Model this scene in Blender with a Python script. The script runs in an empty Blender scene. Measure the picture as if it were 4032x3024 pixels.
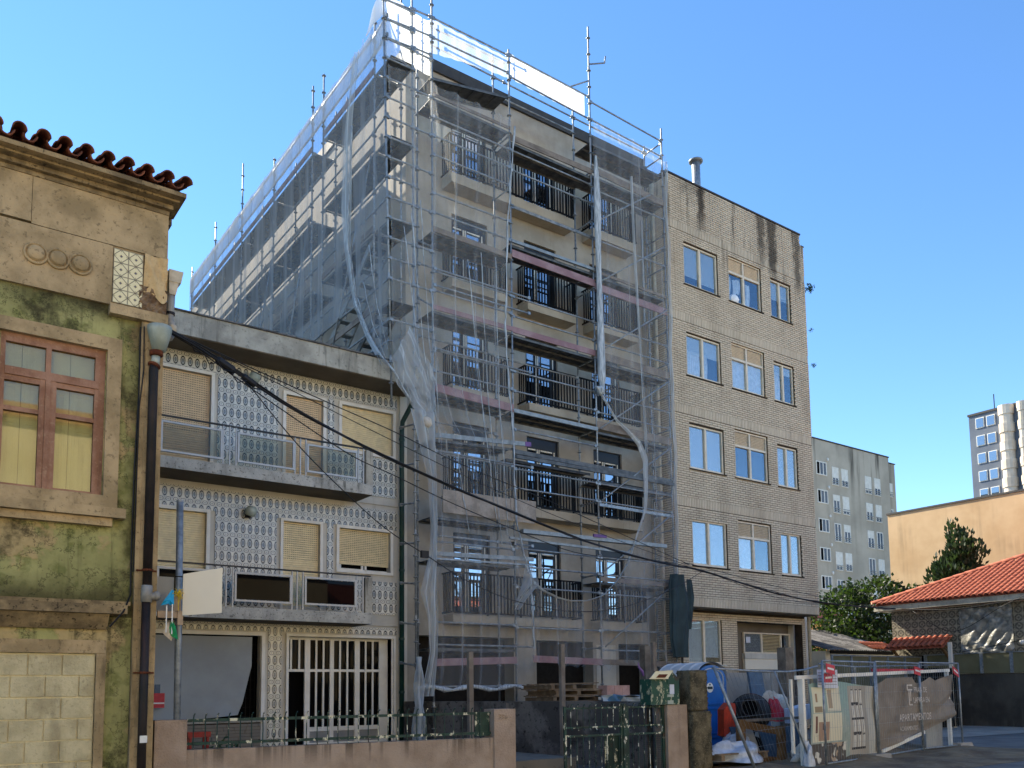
import bpy, bmesh, math, random
from mathutils import Vector, Matrix
from math import radians, sin, cos, pi

sc = bpy.context.scene
COL = sc.collection
RND = random.Random(7)

# ---------------------------------------------------------------- camera
CAM_Z = 1.6
cd = bpy.data.cameras.new('camera')
cam = bpy.data.objects.new('camera', cd)
COL.objects.link(cam)
yaw, pitch, roll = radians(35.915), radians(5.524), radians(-0.691)
fw = Vector((sin(yaw) * cos(pitch), cos(yaw) * cos(pitch), sin(pitch)))
r0 = Vector((cos(yaw), -sin(yaw), 0.0))
u0 = r0.cross(fw)
rt = r0 * cos(roll) + u0 * sin(roll)
up = u0 * cos(roll) - r0 * sin(roll)
cam.matrix_world = Matrix(((rt.x, up.x, -fw.x, 0.0), (rt.y, up.y, -fw.y, 0.0), (rt.z, up.z, -fw.z, CAM_Z), (0, 0, 0, 1)))
cd.sensor_width = 36.0
cd.lens = 36.0 * 3427.0 / 4032.0
cd.shift_y = (2389.0 - 1512.0) / 4032.0
cd.clip_start = 0.1
cd.clip_end = 2000.0
sc.camera = cam

# ---------------------------------------------------------------- sky, sun, exposure
SUN_EL, SUN_AZ = radians(38.0), radians(-17.0)      # azimuth measured from +Y towards +X
SKY_STRENGTH, SUN_STRENGTH, EXPOSURE = 0.13, 5.0, 1.5
world = bpy.data.worlds.new('World')
sc.world = world
world.use_nodes = True
wn = world.node_tree.nodes
wn.clear()
w_out = wn.new('ShaderNodeOutputWorld')
w_bg = wn.new('ShaderNodeBackground')
w_sky = wn.new('ShaderNodeTexSky')
w_sky.sky_type = 'NISHITA'
w_sky.sun_disc = False
w_sky.sun_elevation = SUN_EL
w_sky.sun_rotation = SUN_AZ
w_sky.altitude = 2200.0
w_sky.air_density = 1.0
w_sky.dust_density = 0.0
w_sky.ozone_density = 1.6
w_bg.inputs['Strength'].default_value = SKY_STRENGTH
w_hs = wn.new('ShaderNodeHueSaturation')
w_hs.inputs['Saturation'].default_value = 1.18
w_hs.inputs['Value'].default_value = 0.97
world.node_tree.links.new(w_sky.outputs[0], w_hs.inputs['Color'])
world.node_tree.links.new(w_hs.outputs[0], w_bg.inputs[0])
world.node_tree.links.new(w_bg.outputs[0], w_out.inputs[0])

sl = bpy.data.lights.new('sun', 'SUN')
sl.energy = SUN_STRENGTH
sl.angle = radians(0.53)
sl.color = (1.0, 0.9, 0.74)
sun = bpy.data.objects.new('sun', sl)
COL.objects.link(sun)
sun_dir = Vector((sin(SUN_AZ) * cos(SUN_EL), cos(SUN_AZ) * cos(SUN_EL), sin(SUN_EL)))
sun.rotation_euler = sun_dir.to_track_quat('Z', 'Y').to_euler()
sun.location = (-15, 60, 50)

sc.view_settings.view_transform = 'Standard'
sc.view_settings.look = 'None'
sc.view_settings.exposure = EXPOSURE
sc.view_settings.gamma = 1.0
sc.view_settings.use_curve_mapping = False
sc.render.engine = 'CYCLES'
sc.cycles.max_bounces = 10
sc.cycles.diffuse_bounces = 5
sc.cycles.glossy_bounces = 4
sc.cycles.transparent_max_bounces = 40
sc.cycles.use_denoising = True

# ---------------------------------------------------------------- mesh helpers
class MB:
    """collects faces; build() makes one mesh"""
    def __init__(self):
        self.v, self.f, self.m, self.s = [], [], [], []
        self.mi, self.sm = 0, False
    def add(self, vs, fs):
        n = len(self.v)
        self.v += [tuple(p) for p in vs]
        for f in fs:
            self.f.append([n + i for i in f]); self.m.append(self.mi); self.s.append(self.sm)
        return self
    def quad(self, a, b, c, d):
        return self.add([a, b, c, d], [(0, 1, 2, 3)])
    def box(self, x0, x1, y0, y1, z0, z1):
        return self.add([(x0,y0,z0),(x1,y0,z0),(x1,y1,z0),(x0,y1,z0),(x0,y0,z1),(x1,y0,z1),(x1,y1,z1),(x0,y1,z1)],
                        [(0,3,2,1),(4,5,6,7),(0,1,5,4),(1,2,6,5),(2,3,7,6),(3,0,4,7)])
    def obox(self, c, ex, ey, ez):
        """box from centre and three half-extent vectors"""
        c, ex, ey, ez = Vector(c), Vector(ex), Vector(ey), Vector(ez)
        P = [c+ex*i+ey*j+ez*k for k in (-1,1) for (i,j) in ((-1,-1),(1,-1),(1,1),(-1,1))]
        return self.add(P, [(0,3,2,1),(4,5,6,7),(0,1,5,4),(1,2,6,5),(2,3,7,6),(3,0,4,7)])
    def beam(self, a, b, w, h, upv=(0,0,1)):
        a, b = Vector(a), Vector(b); d = (b-a)
        if d.length < 1e-6: return self
        side = d.cross(Vector(upv))
        if side.length < 1e-6: side = d.cross(Vector((1,0,0)))
        side.normalize(); hv = side.cross(d).normalized()
        return self.obox((a+b)/2, d/2, side*w/2, hv*h/2)
    def tube(self, pts, r, n=6, cap=True, closed=False):
        pts = [Vector(p) for p in pts]; rr = r if isinstance(r, (list, tuple)) else [r]*len(pts)
        vs, fs = [], []
        ref = None
        for i, p in enumerate(pts):
            if closed: d = pts[(i+1) % len(pts)] - pts[i-1]
            else: d = pts[min(i+1, len(pts)-1)] - pts[max(i-1, 0)]
            d.normalize()
            if ref is None:
                ref = d.cross(Vector((0,0,1)))
                if ref.length < 1e-3: ref = d.cross(Vector((1,0,0)))
            ref = (ref - d*ref.dot(d)).normalized(); o = d.cross(ref)
            for k in range(n):
                t = 2*pi*k/n
                vs.append(p + (ref*cos(t)+o*sin(t))*rr[i])
        m = len(pts)
        for i in range(m if closed else m-1):
            j = (i+1) % m
            for k in range(n):
                fs.append((i*n+k, i*n+(k+1)%n, j*n+(k+1)%n, j*n+k))
        if cap and not closed:
            fs.append(tuple(range(n-1,-1,-1))); fs.append(tuple((m-1)*n+k for k in range(n)))
        return self.add(vs, fs)
    def lathe(self, c, prof, n=16, axis=(0,0,1)):
        """prof: list of (radius, height along axis)"""
        ax = Vector(axis).normalized(); e = ax.cross(Vector((0,1,0)))
        if e.length < 1e-3: e = ax.cross(Vector((1,0,0)))
        e.normalize(); o = ax.cross(e); c = Vector(c)
        vs, fs = [], []
        for (r, h) in prof:
            for k in range(n):
                t = 2*pi*k/n
                vs.append(c + ax*h + (e*cos(t)+o*sin(t))*r)
        for i in range(len(prof)-1):
            for k in range(n):
                fs.append((i*n+k, i*n+(k+1)%n, (i+1)*n+(k+1)%n, (i+1)*n+k))
        fs.append(tuple(range(n-1,-1,-1))); fs.append(tuple((len(prof)-1)*n+k for k in range(n)))
        return self.add(vs, fs)
    def prism(self, poly, vec):
        """extrude a planar polygon (3D points) along vec"""
        vec = Vector(vec); a = [Vector(p) for p in poly]; n = len(a)
        return self.add(a + [p+vec for p in a], [tuple(range(n-1,-1,-1)), tuple(range(n,2*n))] + [(i,(i+1)%n,n+(i+1)%n,n+i) for i in range(n)])
    def grid(self, fn, nu, nv):
        vs = [fn(i/nu, j/nv) for j in range(nv+1) for i in range(nu+1)]
        return self.add(vs, [(j*(nu+1)+i, j*(nu+1)+i+1, (j+1)*(nu+1)+i+1, (j+1)*(nu+1)+i) for j in range(nv) for i in range(nu)])
    def mesh(self, name, mats):
        me = bpy.data.meshes.new(name)
        me.from_pydata(self.v, [], self.f)
        for m in (mats if isinstance(mats, (list, tuple)) else [mats]): me.materials.append(m)
        me.polygons.foreach_set('material_index', self.m)
        me.polygons.foreach_set('use_smooth', self.s)
        me.update()
        return me

ORG = {}
def place(o, parent, loc=(0,0,0)):
    L = Vector(loc)
    if parent is not None:
        o.parent = parent
        o.location = L - ORG[parent.name]
    else:
        o.location = L
    ORG[o.name] = L
    COL.objects.link(o)
    return o
def tag(o, label=None, cat=None, group=None, kind=None):
    if label: o['label'] = label
    if cat: o['category'] = cat
    if group: o['group'] = group
    if kind: o['kind'] = kind
    return o
def thing(name, label, cat, loc=(0,0,0), group=None):
    o = bpy.data.objects.new(name, None)
    o.empty_display_size = 0.3
    place(o, None, loc)
    return tag(o, label, cat, group)
def part(name, mb, mats, parent, label=None, kind=None, smooth=None):
    if smooth is not None: mb.s = [smooth]*len(mb.f)
    o = bpy.data.objects.new(name, mb.mesh(name, mats))
    place(o, parent)
    return tag(o, label, None, None, kind)
def single(name, mb, mats, label, cat, group=None, smooth=None, kind=None):
    if smooth is not None: mb.s = [smooth]*len(mb.f)
    o = bpy.data.objects.new(name, mb.mesh(name, mats))
    place(o, None)
    return tag(o, label, cat, group, kind)
def structure(name, mb, mats, smooth=None):
    if smooth is not None: mb.s = [smooth]*len(mb.f)
    o = bpy.data.objects.new(name, mb.mesh(name, mats))
    place(o, None); o['kind'] = 'structure'
    return o
def shared(name, me, parent, loc, rot=None, scale=None):
    o = bpy.data.objects.new(name, me)
    place(o, parent, loc)
    if rot: o.rotation_euler = rot
    if scale: o.scale = scale
    return o
def box(*a):
    return MB().box(*a)

# ---------------------------------------------------------------- material helpers
def lin(h):
    h = h.lstrip('#')
    c = [int(h[i:i+2], 16)/255 for i in (0, 2, 4)]
    return tuple(x/12.92 if x <= .04045 else ((x+.055)/1.055)**2.4 for x in c) + (1.0,)

class S:
    """a float socket with arithmetic"""
    def __init__(self, g, s): self.g, self.s = g, s
    def _m(self, op, *o, clamp=False):
        n = self.g.nt.nodes.new('ShaderNodeMath'); n.operation = op; n.use_clamp = clamp
        for i, x in enumerate((self,)+o):
            if isinstance(x, S): self.g.nt.links.new(x.s, n.inputs[i])
            else: n.inputs[i].default_value = x
        return S(self.g, n.outputs[0])
    def __add__(self, o): return self._m('ADD', o)
    __radd__ = __add__
    def __sub__(self, o): return self._m('SUBTRACT', o)
    def __rsub__(self, o): return (self*-1)+o
    def __mul__(self, o): return self._m('MULTIPLY', o)
    __rmul__ = __mul__
    def __truediv__(self, o): return self._m('DIVIDE', o)
    def lt(self, o): return self._m('LESS_THAN', o)
    def gt(self, o): return self._m('GREATER_THAN', o)
    def abs(self): return self._m('ABSOLUTE')
    def fract(self): return self._m('FRACT')
    def floor(self): return self._m('FLOOR')
    def sqrt(self): return self._m('SQRT')
    def sin(self): return self._m('SINE')
    def mn(self, o): return self._m('MINIMUM', o)
    def mx(self, o): return self._m('MAXIMUM', o)
    def sat(self): return self._m('ADD', 0.0, clamp=True)
    def pw(self, o): return self._m('POWER', o)
    def step(self, a, b):
        n = self.g.nt.nodes.new('ShaderNodeMapRange'); n.interpolation_type = 'SMOOTHSTEP'
        self.g.nt.links.new(self.s, n.inputs[0]); n.inputs[1].default_value = a; n.inputs[2].default_value = b
        return S(self.g, n.outputs[0])

class G:
    """material graph"""
    def __init__(self, name):
        self.mat = bpy.data.materials.new(name); self.mat.use_nodes = True
        self.nt = self.mat.node_tree; self.nt.nodes.clear()
        self.out = self.nt.nodes.new('ShaderNodeOutputMaterial')
        geo = self.nt.nodes.new('ShaderNodeNewGeometry'); self.pos = geo.outputs['Position']; self.geo = geo
        sp = self.nt.nodes.new('ShaderNodeSeparateXYZ'); self.nt.links.new(self.pos, sp.inputs[0])
        self.x, self.y, self.z = (S(self, sp.outputs[i]) for i in range(3))
    def noise(self, scale=1.0, detail=4.0, rough=0.55, stretch=None, off=0.0, dist=0.0):
        n = self.nt.nodes.new('ShaderNodeTexNoise')
        n.inputs['Scale'].default_value = scale; n.inputs['Detail'].default_value = detail; n.inputs['Roughness'].default_value = rough
        n.inputs['Distortion'].default_value = dist
        mp = self.nt.nodes.new('ShaderNodeMapping')
        mp.inputs['Location'].default_value = (off, off*1.7, off*.6)
        if stretch: mp.inputs['Scale'].default_value = stretch
        self.nt.links.new(self.pos, mp.inputs[0]); self.nt.links.new(mp.outputs[0], n.inputs['Vector'])
        return S(self, n.outputs[0])
    def voronoi(self, scale, feature='F1', rnd=1.0, col=False):
        n = self.nt.nodes.new('ShaderNodeTexVoronoi'); n.feature = feature
        n.inputs['Scale'].default_value = scale; n.inputs['Randomness'].default_value = rnd
        self.nt.links.new(self.pos, n.inputs['Vector'])
        return S(self, n.outputs[0])
    def mix(self, f, a, b):
        n = self.nt.nodes.new('ShaderNodeMix'); n.data_type = 'RGBA'
        for k, x in ((0, f), (6, a), (7, b)):
            if isinstance(x, S): self.nt.links.new(x.s, n.inputs[k])
            elif hasattr(x, 'is_output'): self.nt.links.new(x, n.inputs[k])
            else:
                if k and isinstance(x, str): x = lin(x)
                n.inputs[k].default_value = x
        return n.outputs[2]
    def rand(self):
        n = self.nt.nodes.new('ShaderNodeObjectInfo'); return S(self, n.outputs['Random'])
    def island(self):
        return S(self, self.geo.outputs['Random Per Island'])
    def bump(self, h, strength=.3, dist=.02):
        n = self.nt.nodes.new('ShaderNodeBump'); n.inputs['Strength'].default_value = strength; n.inputs['Distance'].default_value = dist
        self.nt.links.new(h.s, n.inputs['Height']); return n.outputs[0]
    def bsdf(self, color, rough=.8, metal=0.0, normal=None, spec=None, alpha=None):
        n = self.nt.nodes.new('ShaderNodeBsdfPrincipled')
        if isinstance(color, str): n.inputs['Base Color'].default_value = lin(color)
        elif hasattr(color, 'is_output'): self.nt.links.new(color, n.inputs['Base Color'])
        else: n.inputs['Base Color'].default_value = color
        for k, x in (('Roughness', rough), ('Metallic', metal), ('Specular IOR Level', spec), ('Alpha', alpha)):
            if x is None: continue
            if isinstance(x, S): self.nt.links.new(x.s, n.inputs[k])
            else: n.inputs[k].default_value = x
        if normal is not None: self.nt.links.new(normal, n.inputs['Normal'])
        return n.outputs[0]
    def node(self, t, **kw):
        n = self.nt.nodes.new(t)
        for k, x in kw.items():
            k = k.replace('_', ' ')
            if isinstance(x, S): self.nt.links.new(x.s, n.inputs[k])
            elif hasattr(x, 'is_output'): self.nt.links.new(x, n.inputs[k])
            else: n.inputs[k].default_value = x
        return n.outputs[0]
    def mixsh(self, f, a, b):
        n = self.nt.nodes.new('ShaderNodeMixShader')
        if isinstance(f, S): self.nt.links.new(f.s, n.inputs[0])
        elif hasattr(f, 'is_output'): self.nt.links.new(f, n.inputs[0])
        else: n.inputs[0].default_value = f
        self.nt.links.new(a, n.inputs[1]); self.nt.links.new(b, n.inputs[2])
        return n.outputs[0]
    def done(self, sh):
        self.nt.links.new(sh, self.out.inputs[0]); return self.mat

def surf(name, a, b, scale=2.0, rough=.85, streak=0.0, streak_col='#2a2620', sscale=(7, 7, .5), speck=0.0, speck_col='#3a352c',
         bump=.25, bscale=40.0, metal=0.0, off=0.0, spec=.3, per=0.0, lo=.35, hi=.65):
    """weathered surface: two base tones, vertical rain streaks, specks, fine relief"""
    g = G(name)
    n = g.noise(scale, 5, .6, off=off)
    c = g.mix(n.step(lo, hi), a, b)
    if streak:
        s = g.noise(1.0, 4, .65, stretch=sscale, off=off+3.1).step(.5, .72) * g.noise(.55, 3, .5, off=off+8).step(.35, .7)
        c = g.mix((s*streak).sat(), c, streak_col)
    if speck:
        s = g.noise(scale*7, 4, .7, off=off+5).step(.56, .66)
        c = g.mix((s*speck).sat(), c, speck_col)
    if per:
        k = g.island() if per > 0 else g.rand()
        c = g.mix((k*abs(per)).sat(), c, b if per > 0 else b)
    nm = g.bump(g.noise(bscale, 4, .6, off=off), bump, .02) if bump else None
    return g.done(g.bsdf(c, rough, metal, nm, spec))

def plain(name, col, rough=.6, metal=0.0, spec=.4, var=.12, scale=8.0):
    g = G(name)
    n = g.noise(scale, 4, .6)
    c0 = lin(col); d = tuple(x*(1-var*2) for x in c0[:3])+(1,); e = tuple(min(1, x*(1+var)) for x in c0[:3])+(1,)
    return g.done(g.bsdf(g.mix(n.step(.3, .7), d, e), rough, metal, None, spec))

def frame_wall(mb, x0, x1, z0, z1, y, ops, depth=.2, back=True):
    """front face at plane y (facing -Y) with rectangular openings (x0,x1,z0,z1[,depth]) and their reveals"""
    xs = sorted({x0, x1} | {v for o in ops for v in o[:2] if x0 < v < x1})
    zs = sorted({z0, z1} | {v for o in ops for v in o[2:4] if z0 < v < z1})
    for i in range(len(xs)-1):
        run = None
        for j in range(len(zs)-1):
            cx, cz = (xs[i]+xs[i+1])/2, (zs[j]+zs[j+1])/2
            hole = any(o[0] < cx < o[1] and o[2] < cz < o[3] for o in ops)
            if hole:
                if run: mb.quad((xs[i],y,run[0]),(xs[i+1],y,run[0]),(xs[i+1],y,run[1]),(xs[i],y,run[1])); run = None
            else:
                run = (run[0] if run else zs[j], zs[j+1])
        if run: mb.quad((xs[i],y,run[0]),(xs[i+1],y,run[0]),(xs[i+1],y,run[1]),(xs[i],y,run[1]))
    for o in ops:
        a, b, c, d = o[:4]; e = y + (o[4] if len(o) > 4 else depth)
        mb.quad((a,y,c),(a,y,d),(a,e,d),(a,e,c)); mb.quad((b,y,d),(b,y,c),(b,e,c),(b,e,d))
        mb.quad((a,y,d),(b,y,d),(b,e,d),(a,e,d)); mb.quad((b,y,c),(a,y,c),(a,e,c),(b,e,c))
    return mb

def ring(mb, x0, x1, z0, z1, w, y0, y1, bottom=True):
    """rectangular frame of width w, from depth y0 to y1"""
    mb.box(x0, x0+w, y0, y1, z0, z1); mb.box(x1-w, x1, y0, y1, z0, z1)
    mb.box(x0+w, x1-w, y0, y1, z1-w, z1)
    if bottom: mb.box(x0+w, x1-w, y0, y1, z0, z0+w)
    return mb

# ---------------------------------------------------------------- materials
M = {}
M['render_wall'] = surf('grey_beige_render', '#928c7f', '#aba598', .9, .92, .35, '#6b6456', (5, 5, .35), bump=.15, bscale=60)
M['render_side'] = surf('side_render', '#8b867d', '#9f9a90', .7, .92, .25, '#6b6456', (5, 5, .35), bump=.12, bscale=60, off=4)
M['slab'] = surf('balcony_concrete', '#9b9382', '#aaa291', 1.5, .9, .3, '#6c6557', (8, 8, .6), bump=.15)
M['coping'] = plain('dark_coping', '#3d3b38', .7)
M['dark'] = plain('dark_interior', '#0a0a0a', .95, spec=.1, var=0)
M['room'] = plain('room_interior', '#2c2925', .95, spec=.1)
M['black_metal'] = plain('black_railing_metal', '#08090b', .5, spec=.15)
M['frame_dark'] = plain('dark_window_frame', '#171b20', .4, spec=.5)
M['tape'] = plain('white_masking_tape', '#d9d6c8', .7)
M['galv'] = surf('galvanised_steel', '#767e83', '#979ea2', 9, .5, .0, speck=.25, speck_col='#6e6f6d', bump=.05, metal=.55, spec=.5)
M['galv_dark'] = surf('weathered_scaffold_steel', '#6d7479', '#98a0a3', 6, .5, .0, speck=.35, speck_col='#55524d', bump=.05, metal=.4, spec=.5)
M['deck'] = surf('steel_deck_plank', '#4c5052', '#666a6b', 5, .6, .0, speck=.3, bump=.3, bscale=30, metal=.35)
M['wood_grey'] = surf('grey_timber', '#6a6259', '#857b70', 3, .9, .4, '#4a433b', (1.5, 18, 18), bump=.3)
M['wood_pink'] = surf('pink_shuttering_board', '#84686c', '#978082', 2.2, .9, .3, '#6f5f60', (1.2, 8, 8), speck=.5, speck_col='#77696a', bump=.2)
M['ply'] = surf('stained_plywood', '#857d72', '#a0978b', 3, .9, .0, speck=.6, speck_col='#6b645a', bump=.2)
M['alu'] = plain('aluminium_board', '#8b9191', .5, .35)
M['purple'] = plain('purple_paint', '#6d4c82', .6)
def net_mat(name, op, col='#dfe6ea', folds=0.0, trans=.6):
    g = G(name)
    d = g.node('ShaderNodeBsdfDiffuse', Color=lin(col)); t = g.node('ShaderNodeBsdfTranslucent', Color=lin(col))
    sh = g.mixsh(trans, d, t); tr = g.node('ShaderNodeBsdfTransparent', Color=(1, 1, 1, 1))
    f = g.noise(.9, 4, .6, stretch=(2.2, 2.2, .35)).step(.3, .75)*.5 + .75
    if folds: f = f + g.noise(1.0, 2, .5, stretch=(5, 5, .12)).step(.62, .7)*folds
    # woven threads: fine vertical and horizontal strands, closer together than a pixel from across the street
    # a woven sheet closes up when it is crossed at a slant
    dt = g.nt.nodes.new('ShaderNodeVectorMath'); dt.operation = 'DOT_PRODUCT'
    g.nt.links.new(g.geo.outputs['Incoming'], dt.inputs[0]); g.nt.links.new(g.geo.outputs['Normal'], dt.inputs[1])
    cs = S(g, dt.outputs['Value']).abs().mx(.12)
    T = 1 - (f*op).sat().mn(.97)
    al = 1 - T.pw(S(g, (cs*1).s)._m('POWER', -1.0))
    return g.done(g.mixsh(al.sat(), tr, sh))
M['net'] = net_mat('debris_net', .14, '#cfd2d2', folds=.6, trans=.4)
M['net_side'] = net_mat('debris_net_side', .18, '#aeb2b4', folds=.3, trans=.25)
M['net_fold'] = net_mat('debris_net_gathered', .38, '#cfd7da', folds=1.0, trans=.4)
M['net_thick'] = net_mat('debris_net_rolled', .75, '#cdd3d4', folds=.6, trans=.35)
g = G('net_cord'); c = g.mix(g.noise(1,3,.6,stretch=(30,30,3)).step(.35,.65), '#7f878b', '#bcc3c5'); M['net_cord'] = g.done(g.bsdf(c, .9))
M['net_top'] = net_mat('debris_net_double', .5, '#eef2f4', trans=.7)
M['net_light'] = net_mat('debris_net_light', .26, '#eef2f4', trans=.7)
def glass(name, tint, fac, see=False, rough=.02, fres=.9):
    g = G(name)
    gl = g.node('ShaderNodeBsdfGlossy', Color=(.92, .95, 1, 1), Roughness=rough)
    base = g.node('ShaderNodeBsdfTransparent', Color=lin(tint)) if see else g.node('ShaderNodeBsdfDiffuse', Color=lin(tint))
    lw = g.nt.nodes.new('ShaderNodeLayerWeight'); lw.inputs[0].default_value = .35
    f = S(g, lw.outputs['Fresnel'])
    return g.done(g.mixsh((f*fres+fac).sat(), base, gl))
M['pane_dark'] = glass('coated_glass', '#0b0e12', .42)
M['pane_clear'] = glass('window_glass', '#eef2f3', .05, True, fres=.28)
M['pane_old'] = glass('old_window_glass', '#e4e4d6', .04, True, fres=.2)
M['pane_bronze'] = glass('bronze_panel', '#0d0c0d', .0, fres=.12)
M['pane_balcony'] = glass('clear_balcony_glass', '#e6e3d6', .01, True, fres=.08)
M['pane_far'] = glass('far_window_glass', '#4b5a66', .25)
M['brick'] = None
g = G('sand_brick')
k = g.island()*.5 + g.rand()*.5
c = g.mix(k, '#c0b096', '#d8c9ad')
c = g.mix((g.noise(30, 3, .6).step(.5, .8)*.35), c, '#8a7a66')
st = g.noise(1.0, 4, .65, stretch=(3.2, 3.2, .22), off=2).step(.52, .72) * (g.z.step(13.8, 17.2)*.95 + .12)
c = g.mix((st*.95).sat(), c, '#2f2a23')
def drip(x0, w, z0, amt):
    d = ((g.x-x0+(g.noise(3, 3, .6, off=x0)-.5)*.5).abs()/w)
    return (1-d.step(.3, 1.0))*(g.z+(g.noise(4, 3, .6, off=x0+5)-.5)*1.2).step(z0, z0+1.1)*amt
c = g.mix(drip(20.75, .28, 15.9, .85).mx(drip(20.2, .8, 16.9, .6)).mx(drip(23.75, .3, 15.7, .75)).mx(drip(24.35, .35, 15.2, .85)).mx(drip(25.75, .25, 15.0, .7)).sat(), c, '#28231c')
st2 = g.noise(1.0, 3, .6, stretch=(1.3, 1.3, .5), off=9).step(.45, .7) * .3
c = g.mix(st2, c, '#8f7d66')
M['brick'] = g.done(g.bsdf(c, .85, 0, g.bump(g.noise(90, 3, .6), .2, .01), .3))
M['mortar'] = surf('dark_mortar', '#31291f', '#40362b', 4, .95, .3, '#1f1a14')
M['cream_frame'] = plain('cream_window_frame', '#d8cbb2', .55, var=.06)
M['white_frame'] = surf('white_painted_frame', '#d9d5c8', '#e4e1d6', 3, .6, .2, '#a39c8c', bump=.05)
M['blind'] = plain('white_blind', '#eef3f2', .7, var=.05)
M['curtain'] = plain('white_curtain', '#eceff0', .9, var=.08)
M['shutter'] = plain('beige_roller_shutter', '#dcc198', .6, var=.06)
M['shutter_low'] = plain('cream_roller_shutter', '#e6d4a6', .55, var=.06)
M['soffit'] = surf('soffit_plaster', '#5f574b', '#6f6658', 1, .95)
M['cement'] = surf('stained_cement', '#8f8b7e', '#b1ac9c', 1.6, .93, .95, '#3a382f', (9, 9, .8), speck=.5, speck_col='#5b5a52', bump=.25)
M['balcony_edge'] = surf('mossy_slab_edge', '#9b998f', '#b9b6aa', 3, .93, .8, '#23241f', (10, 10, 1.5), speck=.85, speck_col='#3a3b36', bump=.3)
M['white_wall'] = surf('white_painted_wall', '#b9b5a8', '#c9c5b8', 1.2, .9, .4, '#8a8678', bump=.1)
M['steel_bar'] = plain('brushed_steel_bar', '#a9a8a3', .45, .35, var=.05)
M['black_rail'] = plain('black_handrail', '#22211f', .5)
# azulejo: upright ovals alternating with lying ovals
def azulejo(name):
    g = G(name)
    px, pz, ox, oz = .154, .3245, 5.771, 8.515
    u = ((g.x - (ox - px/2))/px).fract() - .5
    v = ((g.z - (oz - pz/2))/pz).fract() - .5
    u2 = ((g.x - ox)/px).fract() - .5
    v2 = ((g.z - oz)/pz).fract() - .5
    d1 = ((u*u)/(.33*.33) + (v*v)/(.33*.33)).sqrt()
    d2 = ((u2*u2)/(.40*.40) + (v2*v2)/(.155*.155)).sqrt()
    def band(d, a, b, w=.03): return d.step(a-w, a+w) * (1 - d.step(b-w, b+w))
    base = g.mix(g.noise(3, 3, .6).step(.3, .7), '#d3cfbd', '#e2decd')
    fill = 1 - d1.step(.5, .62)
    c = g.mix(fill*.75, base, '#566a78')
    c = g.mix((band(d1, .68, 1.0)*.97).sat(), c, '#18222b')
    c = g.mix((band(d1, .2, .34)*.5).sat(), c, '#3a4c5c')
    c = g.mix((band(d1, 1.14, 1.26)*.55).sat(), c, '#5b6a70')
    c = g.mix((band(d2, .70, .97)*.85).sat(), c, '#2f3d44')
    c = g.mix((band(d2, 1.2, 1.3)*.3).sat(), c, '#5b6a70')
    c = g.mix(((1-d2.step(.3, .5))*.4).sat(), c, '#5c6d74')
    e1 = (((g.x - (ox - px/2))/px).fract()-.5).abs(); e2 = (((g.z - (oz - pz/2))/(pz/2)).fract()-.5).abs()
    c = g.mix(((e1.gt(.485)).mx(e2.gt(.488))*.28).sat(), c, '#6d7370')
    dirt = g.noise(1.0, 4, .6, stretch=(4, 4, .5), off=6).step(.5, .75)*.25
    c = g.mix(dirt, c, '#6d6a5c')
    return g.done(g.bsdf(c, .22, 0, None, .5))
M['azulejo'] = azulejo('blue_azulejo')
# green house
def green_wall():
    g = G('peeling_green_render')
    n = g.noise(1.5, 6, .62, off=2)
    c = g.mix(n.step(.35, .65), '#8a8958', '#a5a36c')
    c = g.mix(g.noise(4.5, 5, .6, off=5).step(.5, .66)*.8, c, '#6d7140')
    p = g.noise(1.15, 6, .6, off=12).step(.56, .61)
    c = g.mix(p*.8, c, '#b09a70')
    d = g.noise(1.6, 6, .7, off=21).step(.50, .68)
    c = g.mix(d*.85, c, '#2f2c20')
    s = g.noise(1.0, 4, .65, stretch=(7, 7, .5), off=3).step(.52, .72)
    c = g.mix(s*.6, c, '#3b3a26')
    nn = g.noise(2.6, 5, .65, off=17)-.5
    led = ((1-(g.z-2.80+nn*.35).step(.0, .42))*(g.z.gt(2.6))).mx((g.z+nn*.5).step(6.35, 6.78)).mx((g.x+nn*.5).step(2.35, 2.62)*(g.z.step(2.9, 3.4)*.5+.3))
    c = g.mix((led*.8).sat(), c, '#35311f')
    cr = (g.noise(2.0, 8, .7, off=31) - .5).abs().lt(.008)
    c = g.mix(cr*.6, c, '#2a281c')
    return g.done(g.bsdf(c, .93, 0, g.bump(g.noise(25, 5, .6) + p*1.5, .4, .02), .2))
M['green_wall'] = green_wall()
M['stone_old'] = surf('weathered_sandstone', '#8f7d5c', '#b39d77', 2.2, .95, .75, '#2b261c', (4, 4, .8), speck=.55, speck_col='#5c503c', bump=.45, bscale=22)
M['stone_dark'] = surf('blackened_stone', '#6b5d45', '#9c8864', 2.6, .95, .8, '#1d1a13', (5, 5, .8), speck=.85, speck_col='#2a251b', bump=.6, bscale=18, off=7)
M['plaster_patch'] = surf('ochre_plaster', '#b79a6b', '#c7ad7f', 3, .95, .0, speck=.4, speck_col='#94784d', bump=.5, bscale=16)
M['rubble'] = surf('exposed_rubble', '#5b4633', '#8a745a', 7, .95, speck=.6, bump=.9, bscale=12)
M['block'] = surf('concrete_block', '#a69b79', '#c6bb95', 3.5, .95, .5, '#5d523f', (3, 3, .6), speck=.4, speck_col='#77694f', bump=.5, bscale=35, per=-.3)
M['block_joint'] = surf('light_mortar', '#d0c6a2', '#d8cfad', 5, .95, bump=.4)
M['old_wood'] = surf('flaking_brown_paint', '#85604a', '#a27d66', 3, .85, .5, '#4b3225', (9, 9, 1.2), speck=.6, speck_col='#a3866b', bump=.4, bscale=40)
M['inner_shutter'] = surf('cream_inner_shutter', '#efe8c4', '#f8f2d4', 1.5, .8, .35, '#8d865f', (14, 14, .7), bump=.15)
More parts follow.
